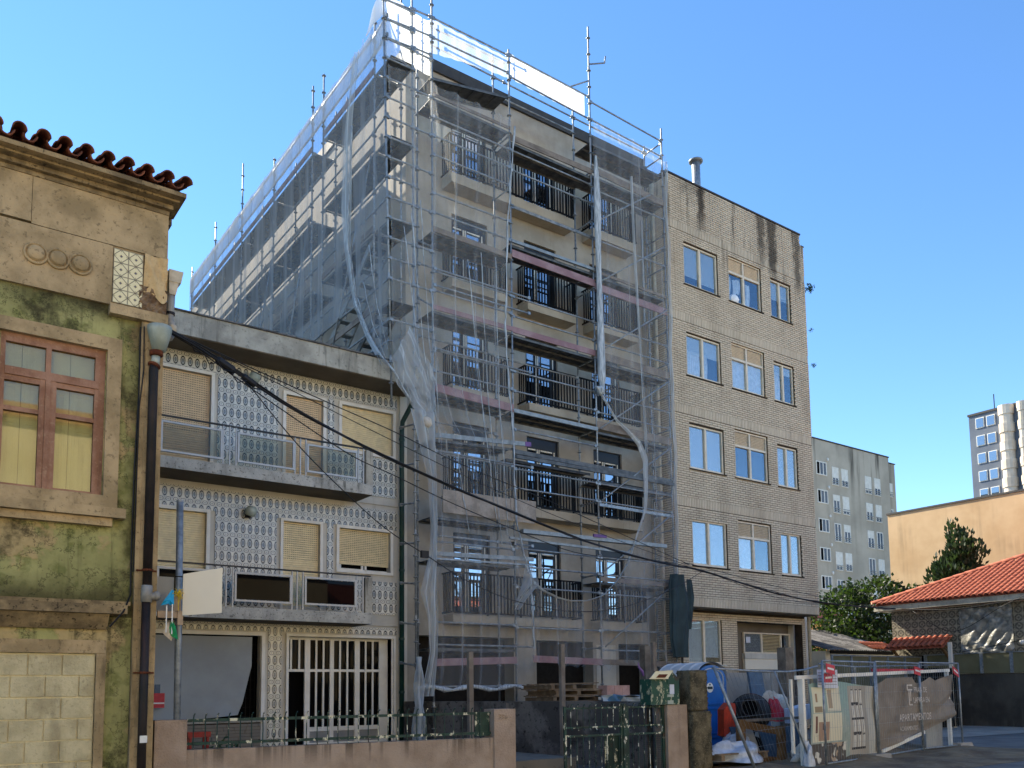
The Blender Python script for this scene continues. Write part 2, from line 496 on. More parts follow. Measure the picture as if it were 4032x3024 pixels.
M['roof_tile'] = surf('old_clay_tile', '#5e3a2c', '#84503a', 5, .9, speck=.5, speck_col='#2c211b', bump=.4, per=-.3)
M['rust_pipe'] = surf('rusty_black_pipe', '#171615', '#2b2422', 2.5, .6, .7, '#6b4436', (5, 5, .5), bump=.25)
M['rust'] = surf('rust', '#4e2716', '#6b3a22', 6, .9, bump=.5)
M['zinc'] = surf('pale_zinc', '#8f9a90', '#a9b2a6', 3, .6, .3, '#6d7066', bump=.1, metal=.2)
M['pvc_grey'] = plain('grey_pvc', '#8d8b83', .55)
M['pvc_cream'] = plain('cream_pvc', '#b9ad93', .55)
M['green_pipe'] = plain('dark_green_pipe', '#143832', .5)
def azulejo_yellow():
    g = G('ochre_azulejo')
    p = .185
    u = (((g.x-2.235)/p).fract()-.5); v = (((g.z-6.76)/p).fract()-.5)
    a, b = u.abs(), v.abs()
    dia = a + b
    fl = ((a*b)*(-7.0) + (a.mx(b))).lt(.30)
    c = g.mix((dia.lt(.40)), '#b9ad80', '#8a7f4e')
    c = g.mix(fl * (1-dia.lt(.12)), c, '#ddd2a4')
    c = g.mix(dia.lt(.07), c, '#4c4662')
    c = g.mix(((dia-.50).abs().lt(.035))*.9, c, '#4f4535')
    c = g.mix(((a.mx(b)).gt(.46))*.7, c, '#655b48')
    return g.done(g.bsdf(c, .35, 0, None, .5))
M['azulejo_yellow'] = azulejo_yellow()
# street side
M['pink_wall'] = None
g = G('rough_pink_render')
c = g.mix(g.noise(2, 5, .6).step(.35, .65), '#93816f', '#a99785')
top = g.noise(1.0, 3, .6, stretch=(6.5, 6.5, .05), off=1).step(.48, .6) * g.z.step(.5, .95)
c = g.mix((top*.75 + g.z.step(.84, .96)*.3*(g.x.lt(7.8))).sat(), c, '#3f362d')
M['pink_wall'] = g.done(g.bsdf(c, .95, 0, g.bump(g.noise(38, 5, .65), .9, .02), .2))
M['pillar_pink'] = surf('pillar_render', '#94816f', '#a79482', 2.5, .95, .6, '#5a4c40', (4, 4, .4), bump=.9, bscale=38)
def peeling(name, paint='#14302a', under='#c9c6ac', rust='#3a261c'):
    g = G(name)
    c = g.mix(g.noise(5, 4, .6, off=3).step(.35, .7), paint, '#1d3f35')
    c = g.mix(g.noise(9, 5, .7, stretch=(1, 1, .5), off=7).step(.55, .59), c, under)
    c = g.mix(g.noise(4, 4, .6, off=11).step(.6, .7)*.8, c, rust)
    return g.done(g.bsdf(c, .6, 0, None, .4))
M['green_iron'] = peeling('peeling_green_iron')
M['green_gate'] = peeling('peeling_gate_iron', '#12271f', '#d3d0ba')
M['green_box'] = peeling('peeling_green_mailbox', '#1c4a38', '#a5a487')
M['cream_roof'] = surf('rusty_cream_sheet', '#d8cfa8', '#e0d8b6', 3, .7, bump=.1, speck=0)
M['side_wall'] = surf('black_stained_concrete', '#4a4846', '#6d6b68', 1.3, .95, .5, '#1b1a18', (2, 2, .6), speck=.8, speck_col='#211f1d', bump=.4, bscale=20, lo=.42, hi=.56)
M['granite'] = surf('lichen_granite', '#3f3a2c', '#6a614c', 6, .95, .4, '#1d1a13', (3, 3, .7), speck=.8, speck_col='#8b836a', bump=.9, bscale=16)
M['post_concrete'] = surf('grey_concrete_post', '#5d564c', '#7c7468', 3, .95, .4, '#3a342c', bump=.4)
# ground
M['asphalt'] = surf('worn_asphalt', '#5f5e5c', '#72706c', 1.5, .95, speck=.4, speck_col='#6d6a64', bump=.5, bscale=60)
M['dirt'] = surf('trampled_earth', '#5b4b3a', '#857358', 1.1, .97, speck=.5, speck_col='#8b8174', bump=.8, bscale=9)
M['apron'] = surf('concrete_apron', '#8a867e', '#9e998f', 1.2, .95, speck=.3, bump=.3)
M['yard'] = surf('cement_yard', '#6b675e', '#7c776c', 1, .95, speck=.4)
# objects
M['toilet_blue'] = plain('blue_plastic', '#0b5ea8', .38, var=.1, scale=2)
M['toilet_roof'] = plain('translucent_grey_plastic', '#c6c6c4', .6, var=.06)
M['white_paint'] = plain('white_print', '#d9dad4', .6, var=.03)
M['orange'] = plain('orange_paint', '#c4401c', .5)
M['drum'] = surf('cement_crusted_drum', '#221f1d', '#3f3a36', 4, .7, .3, '#6d675d', bump=.4, metal=.3)
M['fresh_wood'] = surf('brown_timber', '#5a4329', '#745a3b', 4, .9, .4, '#3b2b1a', (12, 12, 1.2), bump=.3)
M['pallet_wood'] = surf('pallet_timber', '#5f4f3d', '#83715a', 5, .92, .3, '#3b3025', (1.2, 10, 10), bump=.3, per=.4)
M['grey_panel'] = surf('grey_board', '#868682', '#9a9a94', 1.2, .85, .2, '#6d6d68', bump=.05)
M['blue_grey'] = plain('blue_grey_sheet', '#475a6b', .5)
M['pale_plastic'] = plain('crumpled_film', '#b4bcc6', .35)
M['bag'] = surf('sacks', '#b3aa98', '#c9c3b5', 5, .9, speck=.5, speck_col='#7a4650')
M['pink_block'] = surf('pink_insulation_blocks', '#b08a7c', '#c29d90', 3, .9, speck=.4, speck_col='#93695c', bump=.4)
M['film_blue'] = None
g = G('white_film_with_blue_spray')
c = g.mix(((((g.x-13.75)*(g.x-13.75)) + ((g.z-1.42)*(g.z-1.42))*3).sqrt() + g.noise(7, 4, .6)*.35).lt(.42)*.8, '#a9b1b0', '#1d6a92')
M['film_blue'] = g.done(g.bsdf(c, .5))
M['tarp_green'] = plain('dark_green_tarp', '#26393c', .75, var=.15, scale=3)
M['red_sign'] = plain('faded_red_sign', '#c0303a', .55)
M['paper'] = plain('paper_sheet', '#c8ccd6', .8, var=.04)
M['ribbon_yellow'] = plain('yellow_ribbon', '#cdb12c', .7)
M['flag_blue'] = plain('blue_pennant', '#1da3d6', .7)
M['flag_green'] = plain('green_pennant', '#0b8a4c', .7)
M['flag_white'] = plain('cream_pennant', '#d6c8ae', .75)
M['board_cream'] = plain('cream_board', '#e2d8c0', .7, var=.03, scale=1)
M['crossbar_wood'] = plain('bare_timber', '#a38f77', .85)
M['cable'] = plain('black_cable', '#0c0c0e', .6)
M['canvas'] = surf('grey_canvas', '#8d9191', '#9aa0a0', .7, .85, bump=.1)
M['red_plastic'] = plain('red_plastic', '#a02a1c', .5)
M['leaf_small'] = plain('weed_leaf', '#31482a', .7)
M['stone_clad'] = None
g = G('split_stone_cladding')
k = g.island()
M['stone_clad'] = g.done(g.bsdf(g.mix(k, '#5f594e', '#938b7c'), .9, 0, g.bump(g.noise(25, 4, .6), .5, .01), .3))

# ================================================================ ground
mb = MB(); mb.quad((-400,-400,.15),(400,-400,.15),(400,400,.15),(-400,400,.15))
structure('ground', mb, M['asphalt'])
def patch(name, poly, z, mat):
    mb = MB(); mb.add([(x,y,z) for x,y in poly], [tuple(range(len(poly)))]); return structure(name, mb, mat)
def bumpy_dirt(u, v):
    x, y = 11.9+u*9.2, 7.9+v*9.6
    e = min(u, 1-u, v, 1-v)
    h = (.05*sin(x*2.3+y)+.04*sin(y*4.1-x*1.7)+.03*sin(x*6.1+2*y))*min(1, e*6)
    return (x, y, .156 + max(h, -.0) + .02*min(1, e*8))
mb = MB(); mb.grid(bumpy_dirt, 70, 50)
structure('earth_ground', mb, M['dirt'], True)
patch('concrete_pavement', [(24.3,12.6),(29.2,12.3),(31.7,14.2),(31.7,17.5),(27.8,17.2),(25.2,15)], .162, M['apron'])
patch('pavement', [(20.2,8.4),(26,6.0),(34,6.0),(31.6,13.2),(27,11.6)], .158, M['apron'])
mb = MB(); mb.box(2.95, 10.3, 12.3, 19.0, .1, .39)
structure('yard_floor', mb, M['yard'])

# ================================================================ tiled house
TH = thing('tiled_house', 'three-storey house clad in blue oval-patterned tiles with two balconies', 'house', (6.3, 19, .15))
Y0 = 19.0
ops = [(4.55,5.62,6.62,8.63), (7.34,8.26,6.62,8.54), (8.74,10.13,7.47,8.56),
       (4.55,5.58,3.6,5.54), (7.31,8.21,3.6,5.55), (8.69,10.06,4.53,5.53),
       (2.6,6.83,1.02,2.90), (7.47,10.10,.39,2.90)]
mb = frame_wall(MB(), 2.0, 10.30, .15, 9.2, Y0+.012, ops, .2)
part('wall', mb, M['white_wall'], TH)
mb = MB(); mb.box(10.30, 10.50, 18.93, 19.6, .15, 9.05); part('corner_strip', mb, M['white_wall'], TH)
mb = MB(); mb.box(2.0, 10.28, 19.45, 30, .15, 9.0); part('body', mb, M['dark'], TH)
# facade tiles, each its own piece with an open joint
pt = .154; pz = .16225
frames_ex = [(4.47,5.70,6.4,8.69), (7.26,8.34,6.4,8.64), (8.66,10.23,7.40,8.65), (4.47,5.67,3.4,5.61), (7.25,8.32,3.4,5.61),
             (8.64,10.21,4.37,5.61), (2.5,6.92,.15,2.97), (7.41,10.23,.15,2.97), (4.4,9.12,6.19,6.5), (4.4,9.10,3.15,3.45), (9.10,10.28,6.18,6.36), (9.08,10.28,3.2,3.44)]
tmb = MB(); h = pt/2-.0013; hz = pz/2-.0013
tmb.add([(-h,-.006,-hz),(h,-.006,-hz),(h,-.006,hz),(-h,-.006,hz),(-h-.0006,0.006,-hz),(h+.0006,.006,-hz),(h+.0006,.006,hz),(-h-.0006,.006,hz)],
        [(0,1,2,3),(0,4,5,1),(1,5,6,2),(2,6,7,3),(3,7,4,0)])
tile_me = tmb.mesh('tile', M['azulejo'])
cells = []
x = 5.771 - pt*24 - pt/2
while x < 10.24:
    z = 8.515 - pz*52 + pz/2
    while z < 9.15:
        if x > 2.2 and z > .4 and not any(a-.05 < x < b+.05 and c-.05 < z < d+.05 for a,b,c,d in frames_ex): cells.append((x, z))
        z += pz
    x += pt
cells.sort(key=lambda c: (c[0]-3.0)**2*.2 + (c[1]-4.5)**2)
for x, z in cells[:300]: shared('tile', tile_me, TH, (x, Y0-.002+RND.uniform(-.0015,.0015), z))
mb = MB()
for x, z in cells[300:]:
    e = RND.uniform(-.0015,.0015)
    mb.add([(x+a, Y0-.002+b+e, z+c) for a,b,c in tmb.v], tmb.f)
part('facing_tiles', mb, M['azulejo'], TH, kind='stuff')
# roof slab: overhanging fascia with a dark top edge
mb = MB(); mb.box(2.0, 10.46, 18.1, 19.0, 9.06, 9.54); part('roof_fascia', mb, M['cement'], TH)
mb = MB(); mb.box(2.0, 10.44, 19.003, 30.5, 9.05, 9.5); part('roof_slab', mb, M['cement'], TH)
mb = MB(); mb.box(1.98, 10.50, 18.06, 19.2, 9.545, 9.575); part('roof_flashing', mb, M['side_wall'], TH)
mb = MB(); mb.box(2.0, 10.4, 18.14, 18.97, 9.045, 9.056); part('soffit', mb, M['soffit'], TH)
# plaster bands level with the balcony slabs
for a in ((9.14,10.28,6.20,6.36), (9.12,10.28,3.21,3.44)):
    part('plaster_band', box(a[0],a[1],Y0-.02,Y0+.005,a[2],a[3]), M['white_wall'], TH)
# shutter doors and windows
def shutter_window(nm, x0, x1, z0, z1, fw, mat, slat, gap, bottom=True, drop=0.0, perf=False):
    w = part(nm, ring(MB(), x0-fw, x1+fw, z0-(fw if bottom else 0), z1+fw, fw, Y0-.035, Y0+.03, bottom), M['white_frame'], TH)
    me = None
    z = z1 - slat/2; n = 0
    mbs = MB(); L = (x1-x0)/2-.004
    prof = [(-slat/2+.003, .0), (-slat/2+.008, -.009), (slat/2-.008, -.011), (slat/2-.002, -.003)]
    vs = []
    for sx in (-L, L):
        for q in prof: vs.append((sx, q[1], q[0]))
    mbs.add(vs, [(0,4,5,1),(1,5,6,2),(2,6,7,3)])
    mbs.box(-L, L, .004, .010, -slat/2, slat/2)
    me = mbs.mesh('slat', mat)
    while z > z0+drop+slat*.4:
        shared('slat', me, w, ((x0+x1)/2, Y0+.09, z)); z -= slat; n += 1
        if perf and n < 26:
            pass
    # dark perforation dashes between the upper slats
    dm = MB(); zz = z1 - slat
    k = 0
    while zz > z1-(z1-z0)*perf and perf:
        xx = x0+.03
        while xx < x1-.05:
            dm.box(xx, xx+.028, Y0+.074, Y0+.08, zz-.004, zz+.004); xx += .05
        zz -= slat
    if dm.v: part('slot_row', dm, M['dark'], w, kind='stuff')
    return w
S1, S2 = M['shutter'], M['shutter_low']
shutter_window('shuttered_door', 4.55, 5.62, 6.47, 8.63, .07, S1, .05, 0, False, perf=.62)
shutter_window('shuttered_door', 7.34, 8.26, 6.47, 8.54, .075, S1, .05, 0, False, perf=.40)
shutter_window('shuttered_window', 8.74, 10.13, 7.47, 8.56, .075, S2, .05, 0, True, perf=.0)
shutter_window('shuttered_door', 4.55, 5.58, 3.45, 5.54, .075, S2, .05, 0, False, perf=.0)
shutter_window('shuttered_door', 7.31, 8.21, 3.45, 5.55, .065, S2, .05, 0, False, perf=.42)
w = shutter_window('shuttered_window', 8.69, 10.06, 4.53, 5.53, .07, S2, .043, 0, True, drop=.13, perf=.8)
part('inner_frame', ring(MB(), 8.75, 9.38, 4.53, 4.8, .05, Y0+.1, Y0+.14).box(9.38,10.02,Y0+.1,Y0+.14,4.53,4.57).box(9.42,9.47,Y0+.1,Y0+.14,4.53,4.7), M['white_frame'], w)
for o in ops[:6]: pass
for o in ops[:6]: part('opening_back', MB().quad((o[0],Y0+.2,o[2]),(o[1],Y0+.2,o[2]),(o[1],Y0+.2,o[3]),(o[0],Y0+.2,o[3])), M['dark'], TH)
# balconies
def balcony(zb, zt, x0, x1, panels, posts, rail_z, pane, psides, ptop, pbot, rx0):
    s = part('balcony_slab', box(x0, x1, 18.06, 18.985, zb, zt), M['balcony_edge'], TH)
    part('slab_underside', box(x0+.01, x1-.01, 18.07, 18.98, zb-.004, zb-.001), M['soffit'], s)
    part('corner_pillar', box(x1-.17, x1, 18.06, 18.23, zt, rail_z-.02), M['cement'], s)
    r = part('balcony_railing', MB().box(rx0, x1-.02, 18.085, 18.135, rail_z, rail_z+.03), M['black_rail'], TH)
    mb = MB()
    for p in posts: mb.box(p-.014, p+.014, 18.09, 18.12, zt, rail_z)
    part('baluster_row', mb, M['steel_bar'], r, kind='stuff')
    for (a, b) in panels:
        part('panel_frame', ring(MB(), a, b, pbot, ptop, .042, 18.075, 18.115), M['steel_bar'], r)
        part('pane', box(a+.05, b-.05, 18.092, 18.098, pbot+.05, ptop-.05), pane, r)
    return s
balcony(6.19, 6.43, 2.6, 9.11, [(4.36,5.61),(5.93,7.2),(7.49,8.72)], [4.2,5.63,5.77,5.905,7.215,7.34,7.47,8.755,8.885], 7.26, M['pane_balcony'], 0, 7.17, 6.52, 2.6)
balcony(3.17, 3.42, 2.6, 9.10, [(4.36,5.5),(5.92,7.17),(7.47,8.71)], [4.2,5.61,5.75,5.89,7.185,7.30,7.435,8.73,8.885], 4.265, M['pane_bronze'], 0, 4.17, 3.54, 2.6)
# lower balcony wall clutter and lamps
def wall_lamp(x, z):
    w = part('wall_lamp', MB().box(x-.05,x+.05,Y0-.10,Y0-.005,z-.18,z-.02), M['rust_pipe'], TH)
    mb = MB(); mb.lathe((x+.02, Y0-.17, z-.06), [(.02,-.1),(.11,-.08),(.13,.02),(.10,.10),(.03,.13)], 12, (0.15,-.5,.85)); part('lamp_shade', mb, M['zinc'], w, smooth=True)
wall_lamp(6.51, 8.78); wall_lamp(6.48, 5.70)
# shop opening: canvas blind, iron grille, stone-clad sill wall
f = part('shop_front', ring(MB(), 2.5, 6.92, .98, 2.97, .08, Y0-.05, Y0+.05, False), M['white_frame'], TH)
def cloth(u, v):
    x = 2.55 + u*4.1; z = 2.86 - v*1.83
    x -= max(0, (u-.72))*max(0, v-.35)*1.6*u
    y = Y0+.04 + .014*sin(u*19+v*2) - .05*v*max(0, sin(u*5+v*3)) + (.09*max(0, v-.72)*max(0,u-.45)*4*sin(u*16-v*9))
    return (x, y, z + (max(0,v-.8))*max(0,u-.5)*1.2)
mb = MB(); mb.grid(cloth, 60, 40); part('canvas_blind', mb, M['canvas'], f, smooth=True)
mb = MB()
for i in range(9): mb.box(6.55, 6.83, Y0+.28, Y0+.295, 1.1+i*.2, 1.112+i*.2)
for xx in (6.6,6.7,6.8): mb.box(xx, xx+.012, Y0+.275, Y0+.29, 1.0, 2.88)
part('iron_grille', mb, M['black_metal'], f)
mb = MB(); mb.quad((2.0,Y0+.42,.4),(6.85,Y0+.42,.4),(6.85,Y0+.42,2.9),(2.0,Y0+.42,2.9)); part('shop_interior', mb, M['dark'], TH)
mb = MB(); mb.box(2.5, 6.88, Y0-.06, Y0+.2, .985, 1.02); part('shop_sill', mb, M['cement'], TH)
sw = part('sill_wall', box(2.5, 6.85, Y0-.02, Y0+.1, .15, .98), M['mortar'], TH)
z = .4; i = 0
while z < .95:
    x = 3.4 + RND.uniform(-.1,.1)
    while x < 6.8:
        L = RND.uniform(.12,.34); L = min(L, 6.84-x)
        if L > .05:
            part('stone', box(x, x+L-.006, Y0-.05-RND.uniform(0,.02), Y0-.018, z, z+.064), M['stone_clad'], sw)
        x += L
    z += .07
# glazed entrance
d = part('glazed_entrance', ring(MB(), 7.41, 10.20, .39, 2.965, .06, Y0-.05, Y0+.02, False).box(10.10,10.14,Y0+.0,Y0+.28,.39,2.9), M['white_frame'], TH)
ex = 7.47; yy = Y0+.22
mb = MB()
for a, b in ((7.47,7.50),(7.955,8.085),(8.58,8.68),(9.22,9.35),(9.87,10.10)): mb.box(a, b, yy-.02, yy+.04, .39, 2.9)
mb.box(7.47, 10.05, yy-.012, yy+.03, 2.10, 2.16); mb.box(7.5, 10.05, yy-.014, yy+.03, 2.84, 2.9)
mb.box(8.085, 9.87, yy-.010, yy+.03, .72, .82); mb.box(8.085, 9.87, yy-.010, yy+.03, .39, .46)
part('door_frame', mb, M['white_frame'], d)
for x in (7.62,7.82,8.24,8.42,8.84,9.03,9.51,9.70):
    part('glazing_bar', box(x-.022, x+.022, yy-.016, yy+.02, 2.16, 2.84), M['white_frame'], d)
    if x > 8: part('glazing_bar', box(x-.022, x+.022, yy-.016, yy+.02, .82, 2.10), M['white_frame'], d)
part('pane', box(7.5, 10.05, yy+.032, yy+.036, 2.16, 2.84), M['pane_bronze'], d)
part('pane', box(8.085, 9.87, yy+.032, yy+.036, .82, 2.10), M['pane_bronze'], d)
part('lower_panel', box(8.085, 9.87, yy+.02, yy+.03, .46, .72), M['grey_panel'], d)
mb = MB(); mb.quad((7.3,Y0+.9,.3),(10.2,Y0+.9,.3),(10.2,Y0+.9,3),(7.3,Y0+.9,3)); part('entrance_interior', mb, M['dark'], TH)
# rain pipe down the right edge
mb = MB(); mb.tube([(10.40,18.3,9.05),(10.40,18.35,8.85),(10.31,18.82,8.35),(10.31,18.86,8.1),(10.31,18.86,.4)], .06, 10)
dp = part('drainpipe', mb, M['green_pipe'], TH, smooth=True)
for z in (7.9,6.25,4.6,2.9,1.6): part('pipe_clip', MB().tube([(10.31,18.86,z-.03),(10.31,18.86,z+.03)], .072, 10), M['green_pipe'], dp)

# ================================================================ apartment building under construction
AB = thing('apartment_building', 'tall new grey apartment block with black balcony railings behind scaffolding', 'apartment building', (14.8, 19, .15))
WX = [(11.90, 13.06), (14.34, 15.50), (16.81, 17.95)]
WT = [5.74, 8.71, 11.60, 14.46, 17.28]; WB = [3.62, 6.60, 9.52, 12.38, 15.28]
ops = [(a, b, zb, zt) for zb, zt in zip(WB, WT) for a, b in WX]
gops = [(10.86, 13.81, .2, 3.02, .45), (14.57, 16.63, .2, 2.98, .45), (17.63, 18.88, .2, 2.95, .45)]
mb = frame_wall(MB(), 10.5, 19.15, .15, 18.3, 19.0, ops+gops, .14)
part('front_wall', mb, M['render_wall'], AB)
mb = MB(); mb.box(10.5, 10.75, 19.003, 42, .15, 18.28); part('side_wall', mb, M['render_side'], AB)
mb = MB(); mb.box(10.76, 19.14, 19.5, 41.9, .15, 3.1); mb.box(10.76, 19.14, 19.16, 41.9, 3.1, 18.26); part('building_core', mb, M['room'], AB)
mb = MB(); mb.box(10.44, 19.17, 18.93, 42.05, 18.3, 18.62); part('roof_coping', mb, M['coping'], AB)
mb = MB(); mb.box(19.155, 19.19, 18.97, 19.0, .3, 18.2); part('edge_strip', mb, M['pvc_cream'], AB)
# each door: two glazed leaves, masking tape left on the frame edges
def leaf_pane(w, a, b, z0, z1): part('pane', box(a, b, 19.105, 19.112, z0, z1), M['pane_dark'], w)
for k in range(5):
    for j, (a, b) in enumerate(WX):
        z0, z1 = WB[k], WT[k]
        m = a + (b-a)*.385
        mb = MB(); ring(mb, a, b, z0, z1, .055, 19.07, 19.13)
        mb.box(m-.055, m+.055, 19.075, 19.13, z0+.055, z1-.055)
        mb.box(b-.17, b-.055, 19.08, 19.13, z0+.055, z1-.055)
        mb.box(a+.055, b-.17, 19.07, 19.13, z1-.30, z1-.055)
        for (p, q) in ((a+.055, m-.055), (m+.055, b-.17)):
            mb.box(p, p+.035, 19.085, 19.13, z0+.055, z1-.3); mb.box(q-.035, q, 19.085, 19.13, z0+.055, z1-.3)
            mb.box(p+.035, q-.035, 19.085, 19.13, z0+.055, z0+.20); mb.box(p+.035, q-.035, 19.085, 19.13, z0+1.02, z0+1.09)
        w = part('balcony_door', mb, M['frame_dark'], AB)
        for (p, q) in ((a+.09, m-.09), (m+.09, b-.205)):
            leaf_pane(w, p, q, z0+.20, z0+1.02); leaf_pane(w, p, q, z0+1.09, z1-.3)
        mb = MB()
        for p in (m-.048, m+.018, b-.15): mb.box(p, p+.036, 19.064, 19.074, z0+.06, z1-.32)
        for (p, q) in ((a+.09, m-.09), (m+.09, b-.205)): mb.box(p, q, 19.066, 19.074, z1-.36, z1-.32)
        part('masking_tape', mb, M['tape'], w)
# balconies
BS = [3.31, 6.30, 9.27, 12.14, 15.02]; BT = [3.53, 6.55, 9.48, 12.38, 15.29]
BAL = [[(11.58, 15.83), (16.60, 18.33)], [(11.58, 18.27)], [(11.60, 13.36), (14.07, 18.29)], [(11.60, 13.35), (14.07, 15.82), (16.50, 18.27)], [(11.60, 15.84), (16.52, 18.30)]]
for k in range(5):
    for a, b in BAL[k]:
        s = part('balcony', box(a, b, 18.50, 18.985, BS[k], BT[k]), M['slab'], AB)
        zr, zb = BT[k]+1.08, BT[k]+.07
        mb = MB(); y = 18.52
        for z in (zr, zb): mb.box(a-.03, b+.03, y-.015, y+.015, z-.02, z+.02)
        for xx in (a-.03, b+.03):
            for z in (zr, zb): mb.box(xx-.015, xx+.015, y-.015, 18.99, z-.019, z+.019)
        n = int((b-a)/1.4)+1
        for i in range(n+1): p = a+(b-a)*i/n; mb.box(p-.02, p+.02, y-.017, y+.017, BT[k]-.12 if 0 < i < n else zb, zr)
        r = part('railing', mb, M['black_metal'], s)
        mb = MB(); n = round((b-a)/.105)
        for i in range(1, n): p = a+(b-a)*i/n; mb.box(p-.017, p+.017, y-.012, y+.012, zb, zr)
        for xx in (a-.03, b+.03):
            for i in range(1, 5): q = y+.47*i/5; mb.box(xx-.012, xx+.012, q-.017, q+.017, zb, zr)
        part('railing_bars', mb, M['black_metal'], s, kind='stuff')
# ground floor: columns and back wall in the open bays
mb = MB(); mb.box(16.75, 17.5, 18.985, 18.999, .2, 2.9); part('plaster_patch', mb, M['white_wall'], AB)
part('rain_pipe', MB().tube([(19.12, 18.6, .3), (19.12, 18.6, 17.6)], .055, 10), M['pvc_cream'], AB, smooth=True)

# ================================================================ scaffolding
SF = thing('scaffolding', 'galvanised tube scaffolding wrapped round the front and left side of the new block', 'scaffolding', (14, 17.5, .15))
SP = 17.5
def upright(x, y, z0, z1, x1=None):
    x1 = x if x1 is None else x1
    mb = MB(); mb.sm = True; mb.tube([(x, y, z0), (x1, y, z1)], .0245, 8); mb.sm = False
    k = math.ceil((z0-.25)/.5)
    z = .25+k*.5
    while z < z1:
        if z > z0:
            xx = x+(x1-x)*(z-z0)/(z1-z0); mb.lathe((xx, y, z), [(.03,-.02),(.06,-.006),(.06,.006),(.03,.02)], 8)
        z += .5
    z = z0+1.1
    while z < z1-.5:
        xx = x+(x1-x)*(z-z0)/(z1-z0); mb.tube([(xx, y, z-.06), (xx, y, z+.06)], .031, 8); z += 2.0
    return part('upright', mb, M['galv'], SF)
def ledger(a, b, mat='galv', r=.0235):
    a, b = Vector(a), Vector(b)
    mb = MB(); mb.sm = True; mb.tube([a, b], r, 7); mb.sm = False
    d = (b-a).normalized()
    for p, s in ((a, 1), (b, -1)):
        q = p+d*s*.05; mb.beam(q-d*.04, q+d*.04, .05, .075)
    return part('ledger', mb, M[mat], SF)
def brace(a, b): return part('brace', MB().tube([a, b], .022, 7), M['galv'], SF, smooth=True)
def deck(x0, x1, y0, y1, z, z2=None, along='x', n=None):
    z2 = z if z2 is None else z2
    W = (y1-y0) if along == 'x' else (x1-x0)
    n = n or max(1, round(W/.34)); w = W/n
    for i in range(n):
        mb = MB()
        if along == 'x':
            c = y0+w*(i+.5); A, B = Vector((x0, c, z)), Vector((x1, c, z2))
        else:
            c = x0+w*(i+.5); A, B = Vector((c, y0, z)), Vector((c, y1, z2))
        d = (B-A); L = d.length; d.normalize(); sd = d.cross(Vector((0,0,1))).normalized(); uv = sd.cross(d)
        mb.obox((A+B)/2, d*L/2, sd*(w/2-.004), uv*.006)
        for s in (-1, 1):
            mb.obox((A+B)/2-uv*.03+sd*s*(w/2-.008), d*L/2, sd*.004, uv*.03)
        m = int(L/.33)
        for k in range(1, m): mb.obox(A+d*L*k/m-uv*.016, d*.012, sd*(w/2-.012), uv*.010)
        part('deck_plank', mb, M['deck'], SF)
def board(a, b, h, mat, t=.03, nm='toe_board'):
    return part(nm, MB().beam(a, b, t, h), M[mat], SF)
# standards
CX = 9.26
upright(9.30, SP, 8.25, 19.0, 9.04)
upright(9.95, SP, .2, 19.3, 9.84)
LX = [10.41, 12.78, 15.62, 18.50]
for x, t in zip(LX, (18.95, 18.62, 20.6, 18.62)): upright(x, SP, .2, t)
for x, t in zip(LX, (18.9, 18.95, 18.9, 18.45)): upright(x, 18.24, .2, t)
upright(9.95, 18.24, 9.0, 19.2)
SY = [18.3, 21.4, 22.15, 25.15, 28.15, 31.1, 34.05]; ST = [18.7, 18.8, 18.9, 18.3, 19.7, 18.95, 18.45]
for y, t in zip(SY, ST): upright(CX-.02, y, 9.1, t)
for y in SY[1:]: upright(9.95, y, 9.1, 18.4)
# hooks on the tall standard
brace((15.62, SP, 18.95), (15.1, 17.9, 18.75)); brace((15.62, SP, 19.45), (16.05, 17.3, 19.55)); brace((16.05,17.3,19.55),(16.07,17.28,19.75))
L = lambda x0, x1, z, y=SP, z2=None, m='galv': ledger((x0, y, z), (x1, y, z if z2 is None else z2), m)
c, a, b, e, f = 9.95, *LX
# bay 1
for z in (3.23, 5.14, 5.29, 7.28, 9.30, 9.81, 11.31, 11.80, 13.3, 13.8, 14.8, 15.3, 15.8): L(a, b, z)
L(a, 13.38, 2.70); L(a, 13.38, 5.28); L(a, 13.38, 7.32, 17.47); L(a, 13.36, 9.84, 17.46); L(a, 13.36, 11.85, 17.46); L(a, 13.35, 11.43, 17.46)
L(a, 13.4, 1.72, 17.45)
for z in (10.43, 8.3, 12.3): L(a, b, z, 18.24, None, 'galv_dark')
# bay 2
for z in (3.18, 4.2, 4.72, 5.18, 6.73, 7.22, 8.25, 9.26, 9.78, 11.25, 11.78, 14.22, 15.25, 15.8): L(b, e, z)
L(12.2, b, 5.29); L(b, e, 13.3, SP); L(b, e, 14.26, SP)
for z in (10.4, 17.8): L(b, e, z, 18.24, None, 'galv_dark')
# bay 3
for z in (2.66, 3.2, 4.18, 4.70, 5.18, 6.72, 7.21, 9.22, 9.72, 11.22, 11.74, 14.22, 15.7): L(e, f, z)
# top guard rails
for x0, x1, z0, z1 in ((9.05,9.86,18.25,18.36),(9.05,9.86,17.78,17.86),(9.06,9.88,17.29,17.36),(9.86,a,18.38,18.42),(9.86,a,17.86,17.9),(9.87,a,17.37,17.4),
                       (a,b,18.42,18.45),(a,b,17.89,17.95),(b,e,18.48,18.44),(b,e,17.87,17.77),(e,f,18.32,18.2),(e,f,17.78,17.7)):
    ledger((x0, SP, z0), (x1, SP, z1))
ledger((10.6, 18.24, 18.36), (13.2, 18.24, 18.30), 'galv_dark'); ledger((10.6, 18.24, 18.85), (13.2, 18.24, 18.88), 'galv_dark')
ledger((e, 18.24, 18.25), (f, 18.24, 18.22)); ledger((b, 18.24, 18.3), (e, 18.24, 18.25), 'galv_dark')
